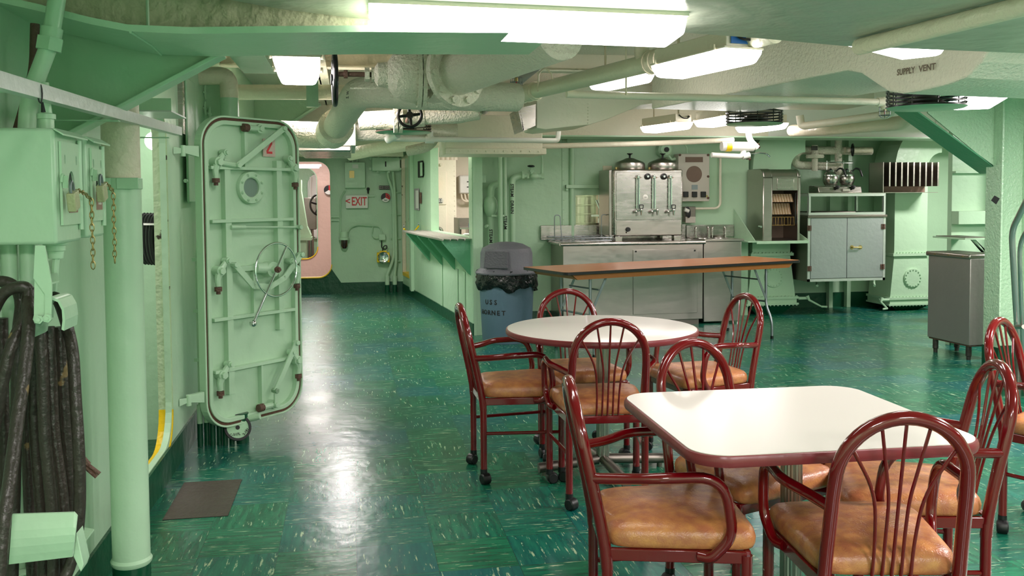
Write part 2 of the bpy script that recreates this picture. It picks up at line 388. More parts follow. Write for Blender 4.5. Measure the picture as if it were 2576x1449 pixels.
# flat bar coaming round the left hatch, yellow at its foot
def coaming(name,cy,cz,w,h,r,x0,x1,mats,ycut):
    o_=rrect(w,h,r,8,cy,cz); i_=rrect(w-.028,h-.028,r-.012,8,cy,cz); b=MB()
    for k in range(len(o_)):
        j=(k+1)%len(o_); zz=(o_[k][1]+o_[j][1])/2
        b.mi=1 if zz<ycut else 0
        q=[(o_[k],i_[k]),(o_[j],i_[j])]
        vs=[]
        for X in (x0,x1):
            for (oo,ii) in q: vs+= [b.bm.verts.new((X,)+oo), b.bm.verts.new((X,)+ii)]
        b._f([vs[0],vs[2],vs[6],vs[4]]); b._f([vs[1],vs[5],vs[7],vs[3]]); b._f([vs[0],vs[1],vs[3],vs[2]]); b._f([vs[4],vs[6],vs[7],vs[5]])
    bmesh.ops.remove_doubles(b.bm,verts=b.bm.verts,dist=1e-5)
    o=b.build(name,mats,smooth=False); return o
struct(coaming('trim_1',4.46,1.0,.86,1.76,.2,-.985,-.915,[mintchip,yellow],.44))
# compartment beyond the left hatch
slab('wall_back',-3.2,-.95,5.55,5.6,0,2.4,mint); slab('wall_left',-3.25,-3.2,2.5,7.5,0,2.4,mint); slab('wall_front',-3.2,-.95,2.5,2.55,0,2.4,mint)
# far bulkhead with its hatch opening
fbk=MB().plate([(-.92,0),(.76,0),(.76,2.5),(-.92,2.5)],[rrect(.66,1.71,.2,7,-.62,1.085)],(0,13.72,0),(1,0,0),(0,0,1),.03)
struct(fbk.build('wall_far',mintw,smooth=False))
b=MB().plate([(-.92,0),(.745,0),(.745,.15),(-.17,.15),(-.30,.42),(-.92,.42)],[rrect(.70,1.75,.2,7,-.62,1.085)] if False else [],(0,13.685,0),(1,0,0),(0,0,1),-.004)
bm_=MB()
bm_.prism([(-.92,13.686,0),(.745,13.686,0),(.745,13.686,.15),(-.16,13.686,.15),(-.30,13.686,.36),(-.34,13.686,.28),(-.42,13.686,.235),(-.92,13.686,.228)],(0,-.006,0)); struct(bm_.build('baseboard_far',dgreen,smooth=False)); b.bm.free()
def hatch_rim(name,cx,cz,w,h,r,y0,y1,mats,ycut,t=.014):
    o_=rrect(w,h,r,8,cx,cz); i_=rrect(w-2*t,h-2*t,r-t,8,cx,cz); b=MB()
    for k in range(len(o_)):
        j=(k+1)%len(o_); b.mi=1 if (o_[k][1]+o_[j][1])/2<ycut else 0
        vs=[]
        for Y in (y0,y1):
            for p,q in ((o_[k],i_[k]),(o_[j],i_[j])): vs+=[b.bm.verts.new((p[0],Y,p[1])),b.bm.verts.new((q[0],Y,q[1]))]
        b._f([vs[0],vs[2],vs[6],vs[4]]); b._f([vs[1],vs[5],vs[7],vs[3]]); b._f([vs[0],vs[1],vs[3],vs[2]]); b._f([vs[4],vs[6],vs[7],vs[5]])
    bmesh.ops.remove_doubles(b.bm,verts=b.bm.verts,dist=1e-5)
    return struct(b.build(name,mats,smooth=False))
hatch_rim('trim_2',-.62,1.085,.67,1.72,.2,13.64,13.78,[mintd,yellow],.45)
# passage beyond: a pink bulkhead with a second hatch, then a pale end wall
P2=MB().plate([(-2.6,0),(1.0,0),(1.0,2.5),(-2.6,2.5)],[rrect(.62,1.62,.22,7,-.90,1.13)],(0,16.6,0),(1,0,0),(0,0,1),.03)
struct(P2.build('wall_passage',pink,smooth=False)); hatch_rim('trim_3',-.90,1.13,.63,1.63,.22,16.55,16.65,[mintd,yellow],.7)
slab('baseboard_far',-2.6,1.0,16.585,16.6,0,.33,dgreen)
slab('wall_end',-2.6,1.0,20.4,20.45,0,2.5,mintd)
slab('wall_right',.98,1.0,13.8,20.4,0,2.5,pink); slab('wall_left',-2.62,-2.6,13.75,20.4,0,2.5,mintd)
slab('trim_4',-.9,.74,13.1,13.3,1.985,2.5,beige)
# serving wall (runs a few degrees off the passage), doorway and serving window
S0=V((.745,13.72,0)); S1=V((1.207,9.13,0)); su=(S1-S0).normalized(); SL=(S1-S0).length
sn=V((su.y,-su.x,0)); sn=-sn if sn.x>0 else sn   # towards the passage
def SW(d,h,out=0): return S0+su*d+V((0,0,h))+sn*out
dr=[(.12,.25),(.72,.25),(.72,1.99),(.12,1.99)]
wn=[(2.33,.985),(4.50,.985),(4.50,2.02),(2.33,2.02)]
th_=.10 if su.cross(V((0,0,1))).dot(sn)<0 else -.10
struct(MB().plate([(0,0),(SL,0),(SL,2.5),(0,2.5)],[dr,wn],S0,su,(0,0,1),th_).build('wall_serving',mintw,smooth=False))
bb=MB(); bb.prism([SW(0,0,.012),SW(SL,0,.012),SW(SL,.12,.012),SW(0,.12,.012)],-sn*.012); struct(bb.build('baseboard_serving',dgreen))
# yellow door sill and cream door frame
f=MB(); f.prism([SW(.12,.25,.02),SW(.72,.25,.02),SW(.72,.30,.02),SW(.12,.30,.02)],-sn*.14); struct(f.build('trim_5',yellow))
f=MB()
for d in (.10,.70): f.prism([SW(d,.28,.02),SW(d+.04,.28,.02),SW(d+.04,2.0,.02),SW(d,2.0,.02)],-sn*.05)
f.prism([SW(.1,1.97,.02),SW(.74,1.97,.02),SW(.74,2.01,.02),SW(.1,2.01,.02)],-sn*.05); struct(f.build('trim_6',paint('worn_cream_frame',(226,220,196),.5,.5,30,.08,chips=((110,90,70),18,.66))))
# vertical stiffeners under the serving window and the riveted end post
f=MB()
for d in (1.02,): f.prism([SW(d-.05,0.1,.05),SW(d+.05,.1,.05),SW(d+.05,2.1,.05),SW(d-.05,2.1,.05)],-sn*.05)
f.prism([SW(.80,0.1,.03),SW(.88,.1,.03),SW(.88,2.3,.03),SW(.80,2.3,.03)],-sn*.03)
struct(f.build('trim_7',mint,bevel=.004))
# wall return and the wall behind the counter, with its pass-through
R1=V((1.40,10.02,0)); 
struct(MB().prism([S1,S1+V((.03,0,0)),R1+V((.03,0,0)),R1],(0,0,2.5)).build('wall_return',mintw,smooth=False))
pw=at(1448,491,Y=10.0); pe=at(1540,563,Y=10.0)
struct(MB().plate([(1.38,0),(4.55,0),(4.55,2.5),(1.38,2.5)],[[(pw.x,pe.z-.1),(pe.x+.06,pe.z-.1),(pe.x+.06,pw.z),(pw.x,pw.z)]],(0,10.03,0),(1,0,0),(0,0,1),.03).build('wall_galley',mintw,smooth=False))
slab('baseboard_galley',1.4,2.2,9.985,10.0,0,.12,dgreen)
# recessed back wall at the right
slab('wall_recess',4.5,4.55,10.03,10.6,0,2.5,mint); slab('wall_back',4.5,9.5,10.55,10.6,0,2.5,mintw,smooth=False); slab('baseboard_back',4.55,9.5,10.53,10.55,0,.18,dgreen)
# seams and stiffeners of the painted steel walls: strips with rivet rows
def strip(name,o,u,w_,h,th,m=mint,riv=.11,edge=.012,n=None):
    "vertical strip with two rows of rivets; u along the wall, n out of the wall"
    o,u=V(o),V(u).normalized(); n=V(n); b=MB()
    b.prism([o,o+u*w_,o+u*w_+V((0,0,h)),o+V((0,0,h))],n*th)
    z=.15
    while z<h-.03:
        for e in (edge,w_-edge):
            p=o+u*e+n*th+V((0,0,z)); b.cyl(p,p+n*.003,.0065,.004,6)
        z+=riv
    return struct(b.build(name,m))
strip('trim_8',SW(SL-.16,0,.0),su,.15,2.3,.006,n=sn)
x_=at(1414,400,Y=9.99).x; strip('trim_9',(x_,9.997,0),(1,0,0),.035,2.3,.006,n=(0,-1,0))
struct(MB().cyl((at(1440,400,Y=9.97).x,9.985,.9),(at(1440,400,Y=9.97).x,9.985,2.3),.03).build('trim_10',mint))
h0=at(1423,466,Y=9.97); struct(MB().box(h0.x,h0.x+.55,9.94,10.0,h0.z-.035,h0.z+.005).box(h0.x,h0.x+.03,9.96,10.0,h0.z-.06,h0.z).build('trim_11',mint,bevel=.003))
struct(MB().box(at(1425,350,Y=9.97).x,4.5,9.93,9.96,at(1500,352,Y=9.95).z-.03,at(1500,352,Y=9.95).z+.01).build('trim_12',mint))
x_=at(2400,500,Y=10.5).x; strip('trim_13',(x_,10.545,0),(1,0,0),.03,2.3,.006,n=(0,-1,0)); strip('trim_13',(x_+.32,10.545,0),(1,0,0),.03,2.3,.006,n=(0,-1,0))
struct(MB().cyl((x_+.13,10.56,.0),(x_+.13,10.56,2.4),.06,n=20).build('trim_14',mint))
for px in (2083,2128): 
    x_=at(px,600,Y=10.5).x; struct(MB().box(x_,x_+.05,10.46,10.55,0,2.4).build('trim_15',mint))
# galley beyond the serving window
slab('floor',1.3,4.6,10.05,13.8,-.06,0,paint('galley_floor',(120,70,50),.4,.2,10,.1),smooth=False)
slab('wall_galley_back',.8,4.6,13.72,13.8,0,2.5,creamroom); slab('wall_galley_side',4.55,4.6,10.6,13.8,0,2.5,creamroom)
# right-hand screen wall behind the column
slab('wall_right',5.45,9.5,7.6,7.66,0,2.5,mintw,smooth=False); slab('baseboard_right',5.45,9.5,7.58,7.6,0,.15,dgreen)
zz=at(2540,262,Y=7.58).z; slab('trim_16',5.45,9.5,7.55,7.6,at(2540,430,Y=7.57).z-.02,at(2540,430,Y=7.57).z,mint)
slab('trim_17',5.45,9.5,7.5,7.6,at(2540,555,Y=7.5).z-.03,at(2540,530,Y=7.5).z,mint,bevel=.004)
# deep transverse girders overhead
fp=[(0,65),(70,64),(200,92),(320,122),(400,137),(530,142),(700,139),(930,136),(1150,137),(1330,137)]
prof=[at(x,y,Y=3.0) for x,y in fp]; prof[0].x=-.92
b=MB()
for a,c in zip(prof[:-1],prof[1:]): b.prism([(a.x,2.6,a.z),(c.x,2.6,c.z),(c.x,2.6,c.z+.018),(a.x,2.6,a.z+.018)],(0,.4,0))
bmesh.ops.remove_doubles(b.bm,verts=b.bm.verts,dist=1e-4)
struct(b.build('trim_18',mint,smooth=False))
b=MB(); b.prism([(p.x,2.8,p.z+.01) for p in prof]+[(prof[-1].x,2.8,2.5),(-.92,2.8,2.5)],(0,.012,0)); 
w_=[prof[3]+V((0,-.2,0)),prof[4]+V((0,-.2,0))]
struct(b.build('trim_19',paint('olive_cream_paint',(196,196,164),.5,.7,24,.06),smooth=False))
# weld beads on the girder
b=MB(); x_=at(405,137,Y=3.0)
b.tube([(x_.x-.0,2.6,x_.z-.002),(x_.x+.01,2.8,x_.z-.003),(x_.x+.0,3.0,x_.z-.001)],.004,6); b.tube([(x_.x+.005,2.797,x_.z+.01),(x_.x+.005,2.797,2.4)],.005,6)
struct(b.build('trim_20',mint))
# second longitudinal bracket seen above the girder at the far left
q=[at(150,0,Z=2.15),at(250,40,Z=2.15),at(455,0,Z=2.15)]
struct(MB().prism([(p.x,p.y,2.15) for p in (at(-200,-60,Z=2.15),at(150,0,Z=2.15),at(235,38,Z=2.15),at(470,-8,Z=2.15),at(300,-200,Z=2.15))],(0,0,.02)).build('trim_21',mintd,smooth=False))
slab('trim_22',-.92,4.55,9.5,9.75,2.045,2.5,beige); slab('trim_22',-.92,9.4,9.42,9.83,2.03,2.045,mint)
slab('trim_23',4.55,9.4,9.5,9.75,2.045,2.5,white)
struct(MB().cyl((6.6,9.49,2.05),(6.6,9.49,2.5),.012).build('trim_24',white))
# gusset plates with their flanges
def gusset(name,poly,Y,mw,fl0,fl1,mf,fw=.07,th=.012):
    pts=[at(x,y,Y=Y) for x,y in poly]
    b=MB(); b.prism([(p.x,Y,p.z) for p in pts],(0,.01,0)); o=struct(b.build(name,mw,smooth=False))
    a,c=at(*fl0,Y=Y),at(*fl1,Y=Y); d=(c-a).normalized(); n=V((-d.z,0,d.x)); n=n if n.z>0 else -n
    b=MB(); b.prism([(a.x,Y-fw/2,a.z),(c.x,Y-fw/2,c.z),(c.x-n.x*th,Y-fw/2,c.z-n.z*th),(a.x-n.x*th,Y-fw/2,a.z-n.z*th)],(0,fw,0))
    return struct(b.build(name,mf,smooth=False,bevel=.003))
gd=mintd
gusset('trim_25',[(-60,330),(185,330),(540,142),(560,40),(-60,-40)],3.06,gd,(170,338),(560,132),mint,.09,.014)
gusset('trim_26',[(560,375),(672,345),(800,262),(800,120),(560,120)],9.3,mintd,(665,350),(805,260),mint,.12,.02)
# ================= light fittings =================
def fixture(name,label,c,L,Wd,rot,cable=True,hang=True,group='fluorescent ceiling lights',tagm=None):
    c=V(c); t=thing(name,label,'light',(c.x,c.y,c.z),group)
    M=Matrix.Translation(c)@Matrix.Rotation(rot,4,'Z'); z0=0
    def q(x,y,z): return M@V((x,y,z))
    l=MB(); a=Wd/2; h=L/2
    rows=[(a*.66,h*.90,0.0),(a*.80,h*.94,.006),(a*.98,h*.99,.045),(a,h,.062)]
    R=[]
    for (x,y,z) in rows: R.append([l.bm.verts.new(q(sx*x,sy*y,z)) for sx,sy in ((-1,-1),(1,-1),(1,1),(-1,1))])
    l._f(R[0][::-1])
    for A,B in zip(R[:-1],R[1:]):
        for i in range(4): j=(i+1)%4; l._f([A[i],A[j],B[j],B[i]])
    l._f(R[-1])
    l.build('diffuser',lens,t,smooth=False,bevel=.006)
    f=MB(); f.box(-a-.004,a+.004,-h-.004,h+.004,.062,.072,M); f.build('rim',beige,t,bevel=.002)
    g=MB(); g.box(-a*.86,a*.86,-h*.97,h*.97,.072,.145,M); hs=g.build('housing',beige,t,bevel=.004)
    for sx in (-1,1):
        for sy in (-1,1): MB().cyl(q(sx*(a+.012),sy*h*.8,.06),q(sx*(a+.012),sy*h*.8,.085),.006,n=8).build('latch',beigep,t)
    if hang:
        for sy in (-1,1): MB().cyl(q(0,sy*h*.7,.145),V((q(0,sy*h*.7,0).x,q(0,sy*h*.7,0).y,2.5)),.008,n=8).build('hanger',beigep,t)
    if cable:
        cb=MB(); cb.tube(fil([q(-a*.5,-h*.98,.135),q(-a*.3,-h*1.08,.10),q(a*.3,-h*1.08,.10),q(a*.55,-h*.97,.12)],.05),.006,8); cb.cyl(q(a*.55,-h*.93,.12),q(a*.55,-h*1.0,.12),.01); cb.build('cable',black,t)
    return t
R13=rad(13.3)
L4=fixture('ceiling_light','bright fluorescent ceiling light with blue sticker beside long pipe',at(1770,180,Z=2.0),.62,.21,R13)
c_=at(1858,130,Y=L4.location.y-.3)
M4=Matrix.Translation(L4.location)@Matrix.Rotation(R13,4,'Z')
s=MB(); s.box(-.07,.045,-.312,-.306,.085,.125,M4); s.build('sticker',blue,L4)['label']='blue sticker'
fixture('ceiling_light','small ceiling light seen end-on beside the black valve handwheel',at(749,198,Z=1.965),.55,.205,rad(2))
fixture('ceiling_light','fluorescent light over the passage left of the angled duct end, wall side of long pipe',at(1150,331,Z=2.07),.62,.21,rad(40))
fixture('ceiling_light','ceiling light partly hidden behind the long diagonal pipe',at(1560,218,Z=2.16),.55,.2,rad(16))
fixture('ceiling_light','furthest lamp peeking under the thin cross pipe, only a sliver visible',at(1485,246,Z=2.25),.5,.2,rad(16),False)
fixture('ceiling_light','large bright light under the vent duct beside the stencilled words',at(2245,128,Z=1.99),.62,.22,rad(-55),False)
fixture('ceiling_light','ceiling light at right beyond the nearer round louvred fan grille',at(2470,259,Z=2.0),1.1,.3,rad(-30),False)
fixture('ceiling_light','fluorescent light over the coffee urn, leftmost of three over the counter',at(1675,330,Z=2.04),.62,.21,rad(14))
fixture('ceiling_light','fluorescent light over the counter half hidden by far louvred grille',at(1812,315,Z=2.05),.62,.24,rad(5),False)
fixture('ceiling_light','very bright light under the far louvred grille against the white girder',at(1915,330,Z=2.06),.62,.26,rad(5),False)
# the long tube light under the near duct
t=thing('ceiling_light','long wide glowing fluorescent light on the nearest duct, top centre','light',at(1320,85,Z=1.94),'fluorescent ceiling lights')
zb=1.868; co=[at(940,60,Z=zb),at(1722,88,Z=zb),at(1676,121,Z=zb),at(940,94,Z=zb)]
up=V((0,0,.055)); cen=sum(co,V((0,0,0)))/4; co2=[cen+(p-cen)*1.025+up for p in co]
l=MB(); A=[l.bm.verts.new(p) for p in co]; B=[l.bm.verts.new(p) for p in co2]; l._f(A); l._f(B[::-1])
for i in range(4): j=(i+1)%4; l._f([A[j],A[i],B[i],B[j]])
l.build('diffuser',lens,t,smooth=False,bevel=.01)
g=MB(); co3=[cen+(p-cen)*1.03+up for p in co]; g.prism(co3,(0,0,.012)); g.build('rim',beige,t)
g=MB(); g.cyl(co[3]+(co[0]-co[3])*.12+V((.42*.1,0,-.004)),co[3]+(co[0]-co[3])*.12+V((.042,0,.01)),.004,n=8); g.build('screw',black,t)
# ================= chairs =================
def chair():
    t=thing('dining_chair','x','chair',(0,0,0),'maroon arched-back dining chairs')
    r=.0178
    def by(z):
        k=max(0,min(1,(z-.38)/.49)); k=k*k*(3-2*k)*.35+k*.65
        return -.18-.093*k
    zc=.872-.0178-.1625
    L_=[]
    for z in (.36,.42,.5,.58,.66): L_.append(V((-.172+.0075*(z-.36)/.3,by(z),z)))
    arc=[V((.1625*math.cos(PI-PI*i/24),0,zc+.1625*math.sin(PI-PI*i/24))) for i in range(25)]
    for a in arc: a.y=by(a.z)
    Rr=[V((-p.x,p.y,p.z)) for p in L_[::-1]]
    MB().tube(L_+arc+Rr,r,14).build('back_frame',maroon,t)
    for sx in (-1,1):
        lg=MB(); lg.tube([(sx*.172,-.18,.065),(sx*.172,-.18,.40)],.0165,12); rl=lg.build('leg',maroon,t)
        caster((sx*.172,-.18),rl,.4 if sx>0 else -.9)
        lg=MB(); lg.tube([(sx*.215,.20,.065),(sx*.215,.20,.41)],.0165,12); fl=lg.build('leg',maroon,t)
        caster((sx*.215,.20),fl,1.1 if sx>0 else .2)
        s=MB(); s.cyl((sx*.172,-.18,.245),(sx*.215,.20,.245),.0085,n=8); s.build('stretcher',maroon,t)
        # armrest: back post, forward, bent down to the seat rail
        pts=fil([(sx*.166,by(.62)+.0,.615),(sx*.20,-.13,.622),(sx*.245,-.06,.635),(sx*.248,.13,.64),(sx*.243,.155,.47),(sx*.225,.10,.405),(sx*.205,.07,.405)],[.06,.06,.085,.07,.04],7)
        MB().tube(pts,.0152,12).build('armrest',maroon,t)
    f=MB(); f.box(-.172,.172,-.19,-.172,.385,.42)
    f.box(-.215,.215,.195,.213,.385,.42)
    for sx in (-1,1): f.prism([(sx*.180,-.18,.385),(sx*.164,-.18,.385),(sx*.205,.2,.385),(sx*.222,.2,.385)],(0,0,.035))
    f.build('seat_frame',maroon,t,bevel=.003)
    # five sprung spindles gathered at the rail and fanned at the arch
    for k in range(-2,3):
        if k==0: xs=[(0,.41),(0,.87-.03)]; pts=[(0,by(.41),.41),(0,by(.6),.6),(0,by(.84),.84)]
        else:
            s=1 if k>0 else -1
            if abs(k)==1: xb=.024*s; p=[(xb,.41),(xb,.56),(xb*1.05,.64),(.058*s,.825)]
            else: xb=.049*s; p=[(xb,.41),(xb,.52),(.060*s,.655),(.128*s,.775)]
            q=fil([(x,by(z),z) for x,z in p],.1,6); pts=[(a.x,by(a.z),a.z) for a in q]
        MB().tube(pts,.0047,8).build('spindle',maroon,t)
    # cushion
    c=MB(); n=48; rows=[]
    def outline(k,z):
        out=[]
        for i in range(n):
            a=2*PI*i/n; ca,sa=math.cos(a),math.sin(a); e=.24
            u=math.copysign(abs(ca)**e,ca); v=math.copysign(abs(sa)**e,sa)
            y=.03+.205*v*k; hw=.175+(.218-.175)*((v+1)/2)
            out.append(c.bm.verts.new((u*hw*k,y,z)))
        return out
    pr=[(.97,.420),(1.0,.423),(1.02,.434),(1.025,.450),(1.005,.466),(.96,.477),(.86,.486),(.65,.493),(.35,.497),(.12,.498)]
    rows=[outline(k,z) for k,z in pr]
    c._f(rows[0])
    for A,B in zip(rows[:-1],rows[1:]):
        for i in range(n): j=(i+1)%n; c._f([A[i],A[j],B[j],B[i]])
    c._f(rows[-1]); c.build('seat',seatm,t,ang=60)
    return t
def caster(p,parent,a):
    x,y=p; b=MB(); d=V((math.cos(a),math.sin(a),0)); n=V((-d.y,d.x,0)); c=V((x,y,.026))+d*.014
    for s in (-1,1):
        b.lathe([(.0,s*.003),(.022,s*.003),(.026,s*.006),(.026,s*.017),(.021,s*.022),(0,s*.022)],c,n,20)
    b.cyl((x,y,.045),(x,y,.072),.0175,n=14); b.lathe([(.0275,-.018),(.029,-.012),(.029,.012),(.0275,.018)],c,n,12,0,PI*1.999)
    b.build('caster',black,parent)
ch0=chair()
def place(ch,x,y,deg,label):
    ch.location=(x,y,0); ch.rotation_euler=(0,0,rad(deg)); ch['label']=label
CH=[(.799,4.547,270.7,'maroon armchair standing left of the round table, turned sideways'),
(1.132,4.095,354.6,'maroon armchair with its back to us, in front of the round table'),
(1.217,4.853,180.4,'maroon armchair behind the round table nearest the grey bin'),
(1.841,4.602,100.0,'maroon armchair at the right end of the round table, near the folding table leg'),
(.894,2.57,261.5,'large maroon armchair at the left corner of the square table, seen side-on'),
(1.385,2.276,348.5,'nearest maroon armchair, its arched back to us in front of the square table'),
(1.77,2.665,72.0,'maroon armchair leaning in at the right end of the square table'),
(1.329,2.958,200.0,'maroon armchair behind the square table, its seat seen under the tabletop'),
(2.88,3.26,212.0,'maroon armchair cut off by the right edge, standing apart near the handrails')]
for i,(x,y,d,lb) in enumerate(CH):
    if i: dup(ch0,(x,y,0),rad(d),lb)
place(ch0,*CH[0])
# ================= tables =================
def steel_col(b,x,y,z0,z1,r,n=20):
    pts=[]
    for i in range(n*2): a=2*PI*i/(n*2); rr=r*(1 if i%2 else .93); pts.append((x+rr*math.cos(a),y+rr*math.sin(a),z0))
    b.prism(pts,(0,0,z1-z0))
def pedestal(t,x,y,rot,topz,arm=.34):
    b=MB(); steel_col(b,x,y,.04,topz,.033); b.build('pedestal',ssm,t,ang=20)
    b=MB(); b.box(x-.14,x+.14,y-.14,y+.14,topz-.008,topz); b.build('mounting_plate',blackm,t)
    for k in range(4):
        a=rot+k*PI/2; d=V((math.cos(a),math.sin(a),0)); b=MB()
        b.tube([V((x,y,.062))+d*.02,V((x,y,.04))+d*arm],.0255,14); b.cyl(V((x,y,.02))+d*(arm-.03),V((x,y,0.0))+d*(arm-.03),.014,n=12)
        b.build('foot',ssd,t)
cx,cy=1.212,4.36
t=thing('dining_table','round cream-topped pedestal table with a maroon edge, grey bin behind it','table',(cx,cy,0),'pedestal dining tables')
b=MB(); b.lathe([(0,.752),(.462,.752),(.466,.7505)],(cx,cy,0),(0,0,1),96); b.build('tabletop',lam,t)
b=MB(); b.lathe([(.466,.7505),(.472,.748),(.475,.738),(.474,.728),(.469,.722),(0,.722)],(cx,cy,0),(0,0,1),96); b.build('edge_band',maroonedge,t)
pedestal(t,cx+.035,cy+.10,rad(4),.722)
sx0,sy0=1.268,2.525
t=thing('dining_table','square cream-topped pedestal table with a maroon edge, nearest to us','table',(sx0,sy0,0),'pedestal dining tables')
rt=rad(-1.5); ca,sa=math.cos(rt),math.sin(rt)
def sq(w_,r,z): return [(sx0+ca*x-sa*y,sy0+sa*x+ca*y,z) for x,y in rrect(w_+.055,w_,r,10)]
b=MB(); b.prism(sq(.752,.095,.740),(0,0,.0025)); b.build('tabletop',lam,t)
b=MB(); rows=[[b.bm.verts.new(p) for p in sq(w_,r,z)] for w_,r,z in ((.752,.095,.7405),(.764,.10,.739),(.771,.104,.731),(.771,.104,.719),(.764,.10,.711),(.75,.095,.709))]
for A,B in zip(rows[:-1],rows[1:]):
    for i in range(len(A)): j=(i+1)%len(A); b._f([A[i],A[j],B[j],B[i]])
b._f(rows[-1]); b._f(rows[0]); b.build('edge_band',maroonedge,t)
pc=onp=at(1975,1300,Y=2.62); pedestal(t,1.33,2.60,rad(10),.709)
# ================= left side =================
def pipe(name,label,cat,pts,r,m,fr=.12,n=16,group=None,parent=None,loc=None):
    b=MB(); b.tube(fil(pts,fr,8) if len(pts)>2 else pts,r,n)
    o=b.build(name,m,parent)
    if parent is None: tag(o,label,cat,group)
    return o
def bolt(b,p,n,r=.01,h=.008):
    p,n=V(p),V(n).normalized(); b.cyl(p,p+n*h,r,n=6); b.cyl(p+n*h,p+n*(h+.005),r*.5,n=8)
# stanchion
px_,py_=-.775,3.33
t=thing('stanchion','mint and cream round stanchion pipe standing at the left wall','pipe',(px_,py_,0))
b=MB(); b.cyl((px_,py_,0),(px_,py_,.135),.063,n=32); b.build('foot',dgreen,t)['label']='dark green foot'
b=MB(); b.cyl((px_,py_,.135),(px_,py_,1.45),.0625,n=32); b.lathe([(.0625,.125),(.068,.133),(.069,.142),(.0625,.152)],(px_,py_,0),n=32); b.build('pipe',mint,t)
b=MB(); b.cyl((px_,py_,1.45),(px_,py_,1.95),.062,n=32); b.build('pipe',beigep,t)['label']='cream upper length of pipe'
b=MB(); b.cyl((px_,py_,1.434),(px_,py_,1.472),.067,n=32); b.box(-.92,px_-.02,py_-.068,py_-.05,1.434,1.472); b.box(px_+.0,px_+.07,py_-.074,py_-.06,1.434,1.472); b.build('clamp',mintd,t,bevel=.002)
